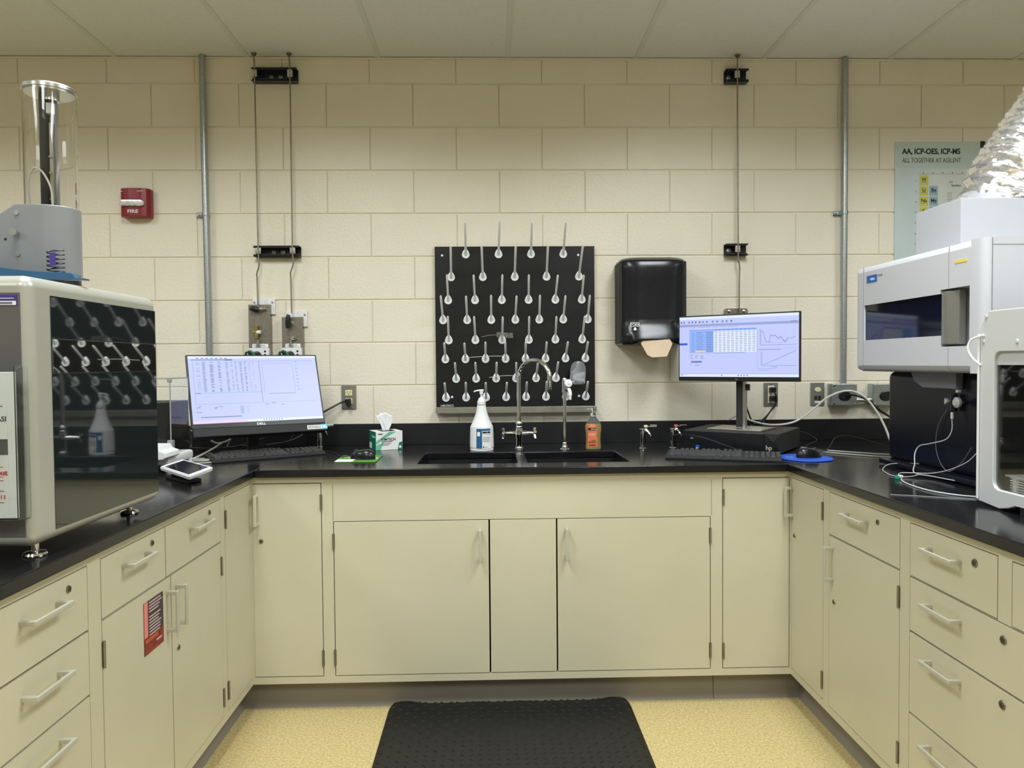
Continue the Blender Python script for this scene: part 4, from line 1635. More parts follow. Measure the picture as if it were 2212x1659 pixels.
def wrap(b, a0, a1, z0, z1, m, rad=.0530, dr=.0004):
    n = 10
    ps = []
    for k in range(n + 1):
        a = a0 + (a1 - a0) * k / n
        ps.append((math.sin(a), -math.cos(a)))
    i = b.mi(m)

    def rr(z):
        return .0532 + (-.0018) * (z - .02) / .065 + dr

    V0 = [b.bm.verts.new((x * rr(z0), y * rr(z0) * .78 - .0001, z0)) for x, y in ps]
    V1 = [b.bm.verts.new((x * rr(z1), y * rr(z1) * .78 - .0001, z1)) for x, y in ps]
    for k in range(n):
        f = b.bm.faces.new([V0[k], V0[k + 1], V1[k + 1], V1[k]])
        f.material_index = i


wrap(b, R(-26), R(47), .010, .100, PAPER)
wrap(b, R(-26), R(2), .012, .098, TEALB, dr=.0007)
wrap(b, R(2), R(47), .089, .098, TEALB, dr=.0007)
for k, (a0, a1, z, h, m) in enumerate([(4, 26, .078, .008, INK), (28, 45, .078, .008, INK), (5, 44, .072, .001, INKG), (5, 44, .061, .0012, INKG), (5, 40, .057, .0012, INKG),
                                       (5, 44, .053, .0012, INKG), (5, 38, .049, .0012, INKG), (5, 44, .045, .0012, INKG), (5, 36, .041, .0012, INKG), (5, 15, .026, .001, INKG), (6, 12, .015, .006, INK),
                                       (15, 30, .017, .0015, INKG), (-22, -8, .066, .018, WINK)]):
    wrap(b, R(a0), R(a1), z, z + h, m, dr=.0010)
b.obj('front_label', None, r, ang=60)

# ------------------------------------------------------------------ hand soap
r = thing('soap_bottle', 'clear soap bottle of amber liquid with an orange label, beside the right sink', 'soap bottle', (.4485, -.285, ZC + .0005))
b = MB()
b.lathe([(0, 0), (.032, 0), (.034, .004), (.0345, .012), (.0325, .040), (.0335, .070), (.0365, .088), (.0360, .104), (.0290, .122), (.0180, .136), (.0125, .142), (.0120, .152), (0, .152)], seg=36, sy=.66)
b.obj('body', PETW, r)
b = MB()
b.lathe([(0, .003), (.030, .003), (.032, .006), (.0325, .012), (.0305, .040), (.0315, .070), (.0345, .088), (.0335, .104), (.0310, .110), (0, .110)], seg=36, sy=.62)
b.obj('liquid', LIQ, r)
b = MB()
b.lathe([(.0125, .146), (.0125, .160), (.0115, .162), (0, .162)], seg=20)
b.cyl((0, 0, .160), (0, 0, .176), .0042, seg=12)
b.lathe([(.0100, .174), (.0115, .178), (.0100, .183), (0, .184)], seg=18)
b.tube([(0, 0, .181), (-.014, -.003, .1825), (-.025, -.005, .179)], .0035, 8)
b.obj('pump', ACRYL, r)
b = MB()
n = 10


def wrap2(b, a0, a1, zs, m, dr):
    i = b.mi(m)
    prof = [(.012, .0345), (.040, .0325), (.070, .0335), (.088, .0365), (.104, .0360), (.115, .032)]

    def rr(z):
        for (za, ra), (zb, rb) in zip(prof, prof[1:]):
            if z <= zb:
                t = max(0, (z - za) / (zb - za))
                return ra + (rb - ra) * t + dr
        return prof[-1][1] + dr

    g = []
    for z, s in zs:
        row_ = []
        for k in range(n + 1):
            a = (a0 + a1) / 2 + (a1 - a0) / 2 * s * (2 * k / n - 1)
            row_.append(b.bm.verts.new((math.sin(a) * rr(z), -math.cos(a) * rr(z) * .66, z)))
        g.append(row_)
    for p_, q_ in zip(g, g[1:]):
        for k in range(n):
            b.bm.faces.new([p_[k], p_[k + 1], q_[k + 1], q_[k]]).material_index = i


wrap2(b, R(-52), R(24), [(.014, 1), (.03, 1), (.05, 1), (.07, 1), (.088, 1), (.098, .9), (.107, .7), (.113, .35)], ORNG, .0006)
wrap2(b, R(-44), R(18), [(.086, 1), (.091, 1), (.097, 1)], INK, .0010)
wrap2(b, R(-50), R(22), [(.030, .8), (.036, 1), (.044, .7)], mat('dark_leaf_print', (.06, .07, .02, 1), .5, var=.5, vscale=150), .0009)
wrap2(b, R(-40), R(12), [(.017, 1), (.024, 1)], FLY3, .0009)
for z in (.064, .068, .0715):
    wrap2(b, R(-40), R(12), [(z, 1), (z + .0012, 1)], PAPER, .0009)
b.obj('front_label', None, r, ang=60)
text('softsoap', .0085, facing(-.0015, -.0262, .0890) @ Matrix.Rotation(R(-9), 4, 'Y'), WINK, r, align='CENTER', sx=.9)

# ------------------------------------------------------------------ gooseneck tap
r = thing('gooseneck_tap', 'chrome gooseneck mixer tap with two cross handles between the sinks', 'tap', (.120, -.280, ZC + .0005))
b = MB()
b.lathe([(0, 0), (.019, 0), (.020, .003), (.0205, .008), (.0165, .012), (.0155, .016), (.0150, .050), (.0180, .062), (.0185, .078), (.0150, .092), (.0140, .100), (.0150, .103), (.0140, .106), (.0120, .108), (0, .108)], seg=28)
b.tube([(-.010, 0, .072), (-.035, 0, .074), (-.058, 0, .074)], .0100, 14, rad=lambda t: 1.3 - .5 * t)
b.tube([(.010, 0, .072), (.035, 0, .074), (.058, 0, .074)], .0100, 14, rad=lambda t: 1.3 - .5 * t)
b.obj('body', CHROME, r)
for s, ya in ((-1, 25), (1, -20)):
    b = MB()
    b.cyl((s * .056, 0, .074), (s * .074, 0, .074), .0085, .0075, 16)
    for k in range(4):
        a = PI / 2 * k + R(ya)
        c, d_ = math.cos(a), math.sin(a)
        b.tube([(s * .068, 0, .074), (s * .070, c * .014, .074 + d_ * .014), (s * .071, c * .024, .074 + d_ * .024)], .0055, 10, rad=lambda t: .8 + .4 * t)
    b.obj('cross_handle', CHROME, r)
b = MB()
b.lathe([(.0125, .106), (.0145, .112), (.0145, .120), (.0110, .126), (.0085, .130), (0, .130)], seg=24)
b.obj('swivel_nut', CHROME, r)
b = MB()
dx, dy = .070, -.085
pts = [(0, 0, .124), (0, 0, .2), (0, 0, .30)]
for k in range(1, 13):
    a = PI * k / 12 * .97
    f_ = (1 - math.cos(a)) / 2
    pts.append((dx * 2 * f_ * .9, dy * 2 * f_ * .9, .318 + .078 * math.sin(a)))
b.tube(pts, .0088, 14)
b.obj('spout', CHROME, r)
b = MB()
ex_, ey_, ez_ = pts[-1]
b.cyl((ex_, ey_, ez_ + .004), (ex_, ey_, ez_ - .018), .0105, seg=18)
for k in range(5):
    b.cyl((ex_, ey_, ez_ - .018 - .008 * k), (ex_, ey_, ez_ - .0255 - .008 * k), .0105 - .0006 * k, .0082 - .0006 * k, 18)
b.obj('serrated_nozzle', CHROME, r)

# ------------------------------------------------------------------ pure-water tap
r = thing('pure_water_tap', 'slim chrome standpipe tap with a white valve knob, behind the right sink', 'tap', (.3205, -.296, ZC + .0005))
b = MB()
b.lathe([(0, 0), (.021, 0), (.0215, .004), (.019, .007), (.014, .009), (.0135, .016), (.011, .020), (.0105, .030), (.0085, .034), (0, .034)], seg=28)
b.obj('flange', CHROME, r)
MB().cyl((0, 0, .03), (0, 0, .262), .0078, seg=18).obj('standpipe', CHROME, r)
b = MB()
b.cyl((0, 0, .255), (0, 0, .306), .0110, seg=18)
b.cyl((0, 0, .268), (.018, -.016, .268), .0105, seg=16)
b.lathe([(0, -.004), (.009, -.002), (.011, .004), (.009, .010), (0, .012)], c=(0, 0, .306), seg=18)
b.obj('valve_body', CHROME, r)
b = MB()
b.lathe([(.011, 0), (.0175, .002), (.0180, .010), (.0150, .014), (.0060, .015), (.005, .019), (0, .019)], seg=26, M=Matrix.Translation((.014, -.008, .292)) @ Matrix.Rotation(R(80), 4, 'X') @ Matrix.Rotation(R(15), 4, 'Y'))
b.obj('valve_knob', WHITE, r)
b = MB()
b.tube([(.018, -.014, .268), (.022, -.022, .256), (.023, -.024, .240)], .0080, 12)
b.cyl((.023, -.024, .242), (.023, -.024, .222), .0065, .0050, 14)
b.obj('spout', PEG, r)


# ------------------------------------------------------------------ gas turrets
def turret(label, x, y, cap, rz=0.0, h=.088):
    r = thing('gas_turret', label, 'gas tap', (x, y, ZC + .0005), rz)
    b = MB()
    b.lathe([(0, 0), (.016, 0), (.0165, .003), (.0135, .005), (.0130, h - .008), (.0150, h - .004), (.0145, h), (0, h + .001)], seg=24)
    b.obj('column', CHROME, r)
    b = MB()
    b.cyl((.010, -.006, h - .008), (.020, -.010, h - .002), .009, .008, 14)
    b.tube([(.014, -.012, h - .006), (.022, -.022, h - .014), (.030, -.030, h - .030)], .0058, 10, rad=lambda t: 1.2 - .6 * t)
    b.obj('hose_nozzle', CHROME, r)
    b = MB()
    b.cyl((.013, -.006, h - .004), (.013, -.006, h + .010), .0075, seg=14)
    b.obj('valve_stem', CHROME, r)
    m = {'y': mat('cream_index_cap', (.72, .60, .36, 1), .4, var=0), 'r': mat('red_index_cap', (.45, .09, .08, 1), .4, var=0)}[cap] if cap in 'yr' else CHROME
    MB().lathe([(.0095, 0), (.0098, .006), (.008, .009), (0, .010)], c=(.013, -.006, h + .008), seg=18).obj('index_cap', m, r)
    b = MB()
    b.box(.022, .034, -.009, -.003, h + .008, h + .012, .001)
    b.box(.032, .062, -.012 if cap != 'r' else -.008, 0, h + .008 if cap != 'r' else h + .012, h + .018 if cap != 'r' else h + .0155, .0015)
    b.obj('lever', CHROME, r)
    return r


turret('chrome gas turret with a cream cap, right of the right sink', .668, -.285, 'y')
turret('chrome gas turret with a red cap, left of the desktop computer', .806, -.272, 'r')
turret('chrome gas turret mostly hidden below the right end of the left monitor', -.800, -.080, 'c', .3)
turret('chrome gas turret left of the left monitor, by the black upright case', -1.400, -.075, 'c', .3)

# ------------------------------------------------------------------ left instrument (dark glass analyser)
r = thing('analyser', 'large silver-framed instrument with a dark glass door on the left worktop', 'laboratory instrument', (-1.2266, -1.7810, ZC + .0005), -.012)
GX0, GX1, GY0, GY1 = -.34, .330, -.285, .256      # local footprint
GZ0, GZ1 = .028, .565
b = MB()
b.box(GX0, GX1, GY0, GY1, GZ0, GZ1, .024, None, seg=6)
b.obj('casing', SILV, r)
b = MB()
b.box(GX1 - .004, GX1 + .0012, GY0 + .068, GY1 - .014, .050, .530, .0006)
b.obj('glass_door', DGLASS, r)
b = MB()
b.box(GX1 + .0008, GX1 + .0022, GY0 + .070, GY1 - .018, .3715, .4415, .0004, MIRROR)
b.box(GX1 + .0004, GX1 + .0016, GY0 + .069, GY1 - .015, .3695, .4435, 0, INK)
b.obj('mirror_strip', None, r)
b = MB()
b.box(GX0 + .05, GX1 - .017, GY0 - .0012, GY0 + .004, .050, .530, .001)
b.obj('front_panel', PANELG, r)
b = MB()
b.box(.268, .309, GY0 - .0022, GY0 - .0010, .504, .5255, .0003, PURP)
b.box(.270, .307, GY0 - .0026, GY0 - .0020, .5055, .5135, 0, WINK)
b.box(.275, .300, GY0 - .0029, GY0 - .0025, .507, .5115, 0, INKG)
b.box(.272, .303, GY0 - .0029, GY0 - .0020, .518, .5193, 0, WINK)
b.obj('asset_label', None, r)
for fx, fy in ((GX1 - .035, GY0 + .055), (GX1 - .055, GY1 - .06), (GX0 + .05, GY0 + .055), (GX0 + .05, GY1 - .06)):
    b = MB()
    b.cyl((fx, fy, .010), (fx, fy, .032), .008, seg=14)
    b.lathe([(0, 0), (.022, 0), (.023, .003), (.021, .007), (.010, .010), (0, .010)], c=(fx, fy, 0), seg=24)
    b.obj('levelling_foot', CHROME, r)

# document holder on the front of the analyser
r = thing('document_holder', 'white notice sheet in a clear holder on the front of the silver-framed instrument', 'sign holder', (-1.020, -2.0722, 1.010), -.012)
b = MB()
b.box(-.11, .112, -.034, -.031, .0, .280, .001, PAPER)
b.box(-.11, .098, -.0348, -.0338, .006, .225, 0, PAPER)
b.obj('sheet', None, r)
b = MB()
b.box(-.11, .098, -.0356, -.0346, .122, .152, 0, PANELG)
for z in (.214,):
    b.box(-.11, .09, -.0356, -.0346, z, z + .0015, 0, INK)
for z in (.098, .079, .072, .052, .030):
    b.box(-.05, .088, -.0356, -.0346, z, z + .0012, 0, REDT)
b.obj('printed_rules', None, r)
text('ASI', .014, facing(.078, -.0358, .186), INK, r)
text('& out', .015, facing(.062, -.0358, .083), REDT, r, bold=.0002)
text('try,111', .012, facing(.058, -.0358, .037), REDT, r)
b = MB()
b.box(-.112, .118, -.040, -.037, -.004, .292, .001)
b.box(.115, .118, -.040, -.001, -.004, .292, .001)
b.box(-.112, .118, -.040, -.001, -.006, -.003, .001)
b.obj('clear_sleeve', ACRYL, r)

# glass tube column on top of the left instrument
r = thing('gas_column', 'grey metal housing carrying a tall glass cylinder on top of the left instrument', 'laboratory instrument', (-1.035, -1.75, 1.4935))
b = MB()
b.lathe([(0, -.0133), (.055, -.0133), (.058, -.008), (.056, .018), (0, .018)], seg=32)
b.box(-.30, 0, -.055, .055, -.0133, .016, .004)
b.obj('base', BLK, r)
b = MB()
b.prism([(-.28, .021), (0, .021), (0, .178), (-.050, .178), (-.28, .030)], -.060, .060, 'y', bev=.002)
b.lathe([(0, .021), (.060, .021), (.060, .176), (.058, .178), (0, .178)], seg=40)
b.obj('housing', GREYM, r)
for (u, v) in ((-.045, .158), (-.045, .064)):
    b = MB()
    b.cyl((u, -.060, v), (u, -.063, v), .0055, seg=14)
    b.obj('screw', STEEL, r)
b = MB()
b.cyl((-.045, -.060, .112), (-.045, -.072, .112), .0055, seg=14)
b.cyl((-.045, -.070, .112), (-.045, -.078, .112), .009, .0085, 18)
b.obj('thumb_screw', STEEL, r)
b = MB()
b.cyl((-.072, -.0598, .098), (-.072, -.0606, .098), .003, seg=12)
b.obj('vent_hole', INK, r)
b = MB()
b.lathe([(.0560, .174), (.0560, .450), (.0535, .450), (.0535, .174), (.0560, .174)], seg=48)
b.obj('glass_cylinder', GLASS, r)
b = MB()
b.lathe([(0, .446), (.0530, .4455), (.0532, .4500), (.0572, .4502), (.0575, .458), (.0560, .460), (0, .460)], seg=48)
b.cyl((.004, 0, .430), (.004, 0, .447), .018, seg=20)
b.obj('cap', STEEL, r)
b = MB()
b.cyl((-.018, .010, .176), (-.018, .010, .447), .012, seg=16, m=BLKM)
b.box(-.004, .010, .004, .016, .176, .440, .002, GREYM)
b.box(-.001, .008, -.004, .004, .190, .380, .001, STEELD)
for z in (.30, .262, .20):
    b.cyl((.002, -.004, z), (.002, -.008, z), .003, seg=8, m=CHROME)
b.box(-.004, .012, -.010, .002, .400, .425, .002, WHITE)
b.obj('inner_rod', None, r)
MB().tube([(-.044, -.012, .178), (-.044, -.016, .235), (-.030, -.020, .268), (-.010, -.020, .262), (.006, -.014, .225), (.008, -.010, .178)], .0022, 8).obj('white_tubing', WHC, r)

r = thing('coiled_cable', 'black coiled cable with a violet tag at the corner of the grey housing', 'cable', (-.985, -1.828, 1.4815))
b = MB()
pts = []
for k in range(8 * 14 + 1):
    a = 2 * PI * k / 14
    pts.append((.019 * math.cos(a), .010 * math.sin(a), .003 + .078 * k / (8 * 14)))
b.tube(pts, .0017, 6, spline=False)
b.obj('coil', BLK, r)
MB().box(-.006, .007, -.0135, -.0120, .045, .075, .001).obj('tag', PURP, r)

r = thing('blue_tray', 'thin translucent blue plastic tray sheet under the grey housing', 'tray', (-1.10, -1.765, 1.483))
b = MB()
b.prism([(-.25, .014), (.10, .010), (.196, .009), (.196, .0125), (.178, .0125), (.17, .024), (.072, .030), (.011, .038), (-.25, .040)], -.100, -.075, 'y', bev=.0008)
b.obj('sheet', BLUE, r)

# ------------------------------------------------------------------ analytical balance and case behind the left instrument
r = thing('analytical_balance', 'white analytical balance with clear draft shield, half hidden behind the left instrument', 'balance', (-1.19, -.79, ZC + .0005))
b = MB()
b.box(-.16, .012, -.03, .20, .020, .055, .010)
b.prism([(-.16, .05), (.02, .05), (.034, .058), (.030, .075), (.008, .083), (.0, .098), (-.16, .100)], -.10, .02, 'y', bev=.003)
for fx, fy in ((-.14, 0), (0, 0), (-.14, .18), (0, .18)):
    b.cyl((fx, fy, 0), (fx, fy, .025), .012, seg=12)
b.obj('base', WHITE, r)
b = MB()
sx0, sx1, sy0, sy1, sz0, sz1 = -.16, -.005, .035, .20, .062, .339
b.box(sx1 - .0025, sx1, sy0, sy1, sz0, sz1 - .004)
b.box(sx0, sx1, sy0, sy0 + .0025, sz0, sz1 - .004)
b.obj('draft_shield_glass', ACRYL, r)
b = MB()
b.box(sx0, sx1 + .001, sy0 - .001, sy1, sz1 - .004, sz1, .001)
b.box(sx1 - .010, sx1 + .004, sy0 - .005, sy0 + .010, sz1 - .016, sz1 + .001, .002)
b.box(sx0, sx0 + .006, sy1 - .006, sy1, sz0, sz1)
b.box(sx1 - .002, sx1 + .0015, sy0 - .002, sy0 + .001, sz0, sz1)
b.box(sx1 - .012, sx1 + .008, sy0 - .008, sy0 + .014, sz0 - .008, sz0 + .045, .002)
b.obj('shield_frame', mat('grey_shield_frame', (.30, .30, .29, 1), .4, var=.03), r)

r = thing('balance_display', 'white touch display unit of the balance, tilted, at the front worktop corner', 'display', (-1.035, -1.005, ZC + .0005))
Q = [(-.100, .015), (-.057, .101), (.119, -.086), (.079, -.184)]


def zt_(x, y):
    return .049 + .098 * x + .113 * y


b = MB()
V = [b.bm.verts.new((x, y, zt_(x, y))) for x, y in Q]
V2 = [b.bm.verts.new((x * .97, y * .97, zt_(x, y) - .014)) for x, y in Q]
b.bm.faces.new(V)
b.bm.faces.new(V2[::-1])
for k in range(4):
    b.bm.faces.new([V[k], V2[k], V2[(k + 1) % 4], V[(k + 1) % 4]])
bmesh.ops.bevel(b.bm, geom=list(b.bm.edges), offset=.003, segments=2, affect='EDGES')
b.obj('housing', WHITE, r)
b = MB()
cx_, cy_ = sum(x for x, y in Q) / 4, sum(y for x, y in Q) / 4
S = [((x - cx_) * .82 + cx_ + .002, (y - cy_) * .82 + cy_ - .002) for x, y in Q]
b.quad([(x, y, zt_(x, y) + .0006) for x, y in S])
bmesh.ops.solidify(b.bm, geom=list(b.bm.faces), thickness=.0008)
b.obj('screen', SCR_OFF, r)
b = MB()
b.prism([(-.085, .020), (-.055, .070), (.070, -.060), (.045, -.110)], 0, .010, 'z', bev=.002)
b.prism([(-.060, .010), (-.040, .050), (.030, -.040), (.020, -.070)], .0101, .0245, 'z', bev=.002)
b.obj('foot', BLKM, r)

r = thing('upright_case', 'black upright case with a glossy side behind the balance draft shield', 'case', (-1.40, -.45, ZC + .0005))
b = MB()
b.box(-.10, .098, -.10, .12, 0, .237, .003)
b.obj('body', BLKM, r)
MB().box(-.09, .060, -.1022, -.0998, .02, .232, .0008).obj('glossy_panel', NAVYG, r)

# ------------------------------------------------------------------ right instrument (white spectrometer)
BX = 1.38
r = thing('spectrometer', 'large white spectrometer with a dark side window on the right worktop', 'laboratory instrument', (BX, -1.12, ZC + .0005))
b = MB()


def fy(y):
    return y + 1.12


def fz(z):
    return z - .9145


# upper casing: outline in y-z, window and grip recess cut through the front skin
hz = [(-1.300, -.835, 1.372, 1.500), (-1.455, -1.300, 1.338, 1.512)]
b.slab([fy(-1.445), fy(-.795)], [fz(1.280), fz(1.622)], [(fy(h[0]), fy(h[1]), fz(h[2]), fz(h[3])) if h[0] > -1.45 else (fy(-1.4399), fy(h[1]), fz(h[2]), fz(h[3])) for h in hz],
       lambda u, v, d: Vector((d, u, v)), 0.0, .045, INST)
# rounded frame around the skin
b.prism([(0, fz(1.622)), (.004, fz(1.634)), (.014, fz(1.642)), (.70, fz(1.642)), (.70, fz(1.622))], fy(-1.445), fy(-.795), 'y', m=INST)
b.prism([(0, fz(1.280)), (.006, fz(1.266)), (.018, fz(1.258)), (.70, fz(1.258)), (.70, fz(1.280))], fy(-1.445), fy(-.795), 'y', m=INST)
b.box(.045, .70, fy(-1.445), fy(-.795), fz(1.280), fz(1.622), 0, INST)
b.obj('upper_casing', None, r, ang=45)
b = MB()
b.box(.003, .70, fy(-.830), fy(-.768), fz(1.262), fz(1.640), .016, INST, seg=4)
b.obj('end_cap', None, r)
b = MB()
# near corner: rounded vertical edge with the corner pillar
b.prism([(0, fy(-1.4451)), (.0, fy(-1.480)), (.006, fy(-1.497)), (.022, fy(-1.506)), (.70, fy(-1.506)), (.70, fy(-1.4451))], fz(1.258), fz(1.642), 'z', m=INST)
b.obj('corner_panel', None, r, ang=60)
b = MB()
b.box(.0420, .0445, fy(-1.300), fy(-.835), fz(1.372), fz(1.500))
for v in b.bm.verts:
    v.co.x -= .036
b.obj('window', NAVYG, r)
b = MB()
b.prism([(.003, fy(-1.300)), (-.003, fy(-1.330)), (.008, fy(-1.380)), (.030, fy(-1.380)), (.030, fy(-1.300))], fz(1.344), fz(1.506), 'z', bev=.004)
b.obj('door_grip', mat('warm_grey_grip', (.235, .23, .20, 1), .32, .4, var=.04), r)
b = MB()
for (y, z0, z1) in ((-.8305, 1.262, 1.640), (-1.342, 1.514, 1.640), (-1.342, 1.262, 1.336)):
    b.box(-.0006, .0012, fy(y) - .0006, fy(y) + .0006, fz(z0), fz(z1))
b.box(.020, .0212, fy(-1.5066), fy(-1.505), fz(1.262), fz(1.638))
b.box(.022, .70, fy(-1.5066), fy(-1.505), fz(1.6185), fz(1.6200))
b.obj('panel_seam', mat('seam_grey', (.20, .20, .21, 1), .6, var=0), r)
b = MB()
b.box(-.0012, .0006, fy(-.926), fy(-.856), fz(1.580), fz(1.606), 0, BLUEL)
b.obj('maker_badge', None, r)
text('< Agilent', .0125, facing(-.0016, fy(-.878), fz(1.588), 'x-'), WINK, r, sx=.75)
text('ICP-OES', .0085, facing(-.0010, fy(-.932), fz(1.597), 'x-'), INKG, r)
b = MB()
b.box(-.0010, .0006, fy(-1.428), fy(-1.372), fz(1.583), fz(1.592), 0)
b.obj('tape_strip', YELL, r)
b = MB()
b.box(.095, .70, fy(-1.47), fy(-.82), fz(.930), fz(1.2575), .026, NAVYM, seg=4)
b.box(.055, .70, fy(-1.47), fy(-.84), .004, .022, .004, NAVYM)
b.obj('lower_bay', None, r)
b = MB()
b.prism([(fy(-1.02), fz(1.2575)), (fy(-1.27), fz(1.2575)), (fy(-1.27), fz(1.205)), (fy(-1.09), fz(1.205)), (fy(-1.04), fz(1.225))], .070, .0945, 'x', bev=.003)
b.obj('torch_cover', mat('mid_grey_cover', (.16, .16, .18, 1), .4, var=.02), r)
b = MB()
b.cyl((.080, fy(-1.245), fz(1.19)), (.080, fy(-1.245), fz(1.135)), .010, seg=14, m=NAVYG)
b.cyl((.082, fy(-1.215), fz(1.165)), (.082, fy(-1.285), fz(1.165)), .006, seg=12, m=PANELG)
b.lathe([(.006, 0), (.016, .004), (.017, .012), (.010, .018), (0, .018)], seg=18, M=Matrix.Translation((.074, fy(-1.285), fz(1.165))) @ Matrix.Rotation(-PI / 2, 4, 'Y'), m=INSTG)
b.prism([(fy(-1.212), fz(1.175)), (fy(-1.228), fz(1.165)), (fy(-1.212), fz(1.155))], .070, .080, 'x', m=INSTG)
b.cyl((.072, fy(-1.250), fz(1.132)), (.072, fy(-1.250), fz(1.112)), .0045, seg=10, m=WHITE)
b.box(.074, .084, fy(-1.275), fy(-1.262), fz(1.195), fz(1.204), .001, INSTG)
b.obj('nebuliser', None, r)

r = thing('fume_hood_cap', 'white exhaust hood box on top of the white spectrometer', 'hood', (1.50, -1.21, 1.6425))
b = MB()
b.prism([(0, 0), (.46, 0), (.46, .172), (0, .172)], 0, .25, 'y', bev=.003)
for v in b.bm.verts:
    if v.co.z > .1 and v.co.y > .2:
        v.co.z -= .0
b.obj('box', HOODM, r)
MB().box(.004, .456, .004, .246, 0.0002, .003).obj('gasket', BLKM, r)

# flexible foil duct
r = thing('flexible_duct', 'crinkled silver foil flexible duct rising from the hood to the right', 'duct', (1.712, -1.085, 1.8155))
b = MB()
ax = Vector((.58, 0.02, .815)).normalized()
sd = Vector((.866, 0, -.5)).normalized()
bi = ax.cross(sd).normalized()
NA, NS = 72, 190
rings = []
Ltot = .92
for i in range(NS + 1):
    t = i / NS
    s_ = t * Ltot
    base = Vector((0, 0, 0))
    bend = min(1, s_ / .10)
    # start vertical, lean over to the right
    a_ = Vector((0, 0, 1)).lerp(ax, bend ** .6).normalized()
    if i == 0:
        cpos = Vector((0, 0, 0.0))
    else:
        cpos = cpos + a_ * (Ltot / NS)
    s1 = Vector((1, 0, 0))
    s1 = (s1 - a_ * s1.dot(a_)).normalized()
    s2 = a_.cross(s1)
    ring = []
    for k in range(NA):
        f_ = 2 * PI * k / NA
        ph = 2 * PI * (s_ / .030) + f_ * 1.0
        rr = .122 + .0085 * (1 - 2 * abs(math.sin(ph / 2))) + random.uniform(-.0032, .0032)
        if i == 0:
            rr = .126
        ring.append(b.bm.verts.new(cpos + (s1 * math.cos(f_) + s2 * math.sin(f_)) * rr + a_ * random.uniform(-.001, .001)))
    rings.append(ring)
for p_, q_ in zip(rings, rings[1:]):
    for k in range(NA):
        b.bm.faces.new([p_[k], p_[(k + 1) % NA], q_[(k + 1) % NA], q_[k]])
for v in b.bm.verts:
    if v.co.z < 0.0005:
        v.co.z = 0.0005
b.obj('foil_sleeve', FOIL, r, ang=28, nowt=True)

# ------------------------------------------------------------------ autosampler enclosure
AX = 1.29
r = thing('autosampler', 'white autosampler enclosure with a clear window at the right edge', 'laboratory instrument', (AX, -1.62, ZC + .0005))
b = MB()


def ay(y):
    return y + 1.62


# front plate outline with window (in y-z), y decreasing towards the camera
out = [(ay(-1.617), fz(.925)), (ay(-1.617), fz(1.368)), (ay(-1.630), fz(1.395)), (ay(-1.655), fz(1.424)), (ay(-2.25), fz(1.424)), (ay(-2.25), fz(.920)),
       (ay(-1.86), fz(.920)), (ay(-1.84), fz(.935)), (ay(-1.76), fz(.935)), (ay(-1.735), fz(.925)), (ay(-1.70), fz(.9175))]
win = []
rad_ = .022
wy0, wy1, wz0, wz1 = ay(-1.676), ay(-2.19), fz(.965), fz(1.318)
for (cy, cz, a0) in ((wy0 - rad_, wz1 - rad_, 0), (wy1 + rad_, wz1 - rad_, 90), (wy1 + rad_, wz0 + rad_, 180), (wy0 - rad_, wz0 + rad_, 270)):
    for k in range(6):
        a = R(a0 + 90 * k / 5)
        win.append((cy + rad_ * math.cos(a), cz + rad_ * math.sin(a)))
T_ = .016
t = bmesh.new()
vo = [t.verts.new((0, y, z)) for y, z in out]
vi = [t.verts.new((0, y, z)) for y, z in win]
eo = [t.edges.new((vo[k], vo[(k + 1) % len(vo)])) for k in range(len(vo))]
ei = [t.edges.new((vi[k], vi[(k + 1) % len(vi)])) for k in range(len(vi))]
bmesh.ops.triangle_fill(t, use_beauty=True, edges=eo + ei)
ge = bmesh.ops.extrude_face_region(t, geom=list(t.faces))
for v in [g for g in ge['geom'] if isinstance(g, bmesh.types.BMVert)]:
    v.co.x += T_
bmesh.ops.recalc_face_normals(t, faces=t.faces)
b._take(t, INSTG)
o = b.obj('front_frame', None, r)
md = o.modifiers.new('edge', 'BEVEL')
md.width = .002
md.segments = 2
md.limit_method = 'ANGLE'
b = MB()
b.box(T_, .44, ay(-1.640), ay(-1.634), fz(.930), fz(1.34), .001, INSTG)
b.box(.43, .44, ay(-2.25), ay(-1.64), fz(.930), fz(1.42), .001, INSTG)
b.box(T_, .44, ay(-2.25), ay(-1.665), fz(1.415), fz(1.4235), .001, INSTG)
b.box(T_, .43, ay(-2.25), ay(-1.641), fz(.930), fz(.955), .002, BLKM)
b.obj('shell', None, r)
MB().box(-.0045, -.001, ay(-1.6235), ay(-1.617), fz(.930), fz(1.365), .001).obj('edge_strip', WHITE, r)
b = MB()
b.box(.0085, .0125, ay(-2.192), ay(-1.674), fz(.963), fz(1.2835))
b.obj('sliding_window', WINDOWG, r)
b = MB()
b.box(.0095, .0150, ay(-2.192), ay(-1.674), fz(1.284), fz(1.320))
b.obj('window_header', INST, r)
b = MB()
b.box(.20, .206, ay(-2.24), ay(-1.642), fz(.956), fz(1.40))
b.box(.0165, .199, ay(-1.648), ay(-1.642), fz(.956), fz(1.40))
b.obj('dark_liner', LINER, r)
for (y, z) in ((-1.645, 1.410), (-1.635, 1.345), (-1.760, 1.342)):
    b = MB()
    b.lathe([(.0062, 0), (.005, .002), (0, .0028)], seg=14, M=Matrix.Translation((0, ay(y), fz(z))) @ Matrix.Rotation(-PI / 2, 4, 'Y'))
    b.obj('screw', INSTG, r)
b = MB()
b.cyl((.012, ay(-1.78), 0.0), (.012, ay(-1.78), .022), .012, seg=16, m=BLK)
b.cyl((.40, ay(-1.70), 0.0), (.40, ay(-1.70), .020), .012, seg=16, m=BLK)
b.cyl((.012, ay(-2.18), 0.0), (.012, ay(-2.18), .010), .012, seg=16, m=BLK)
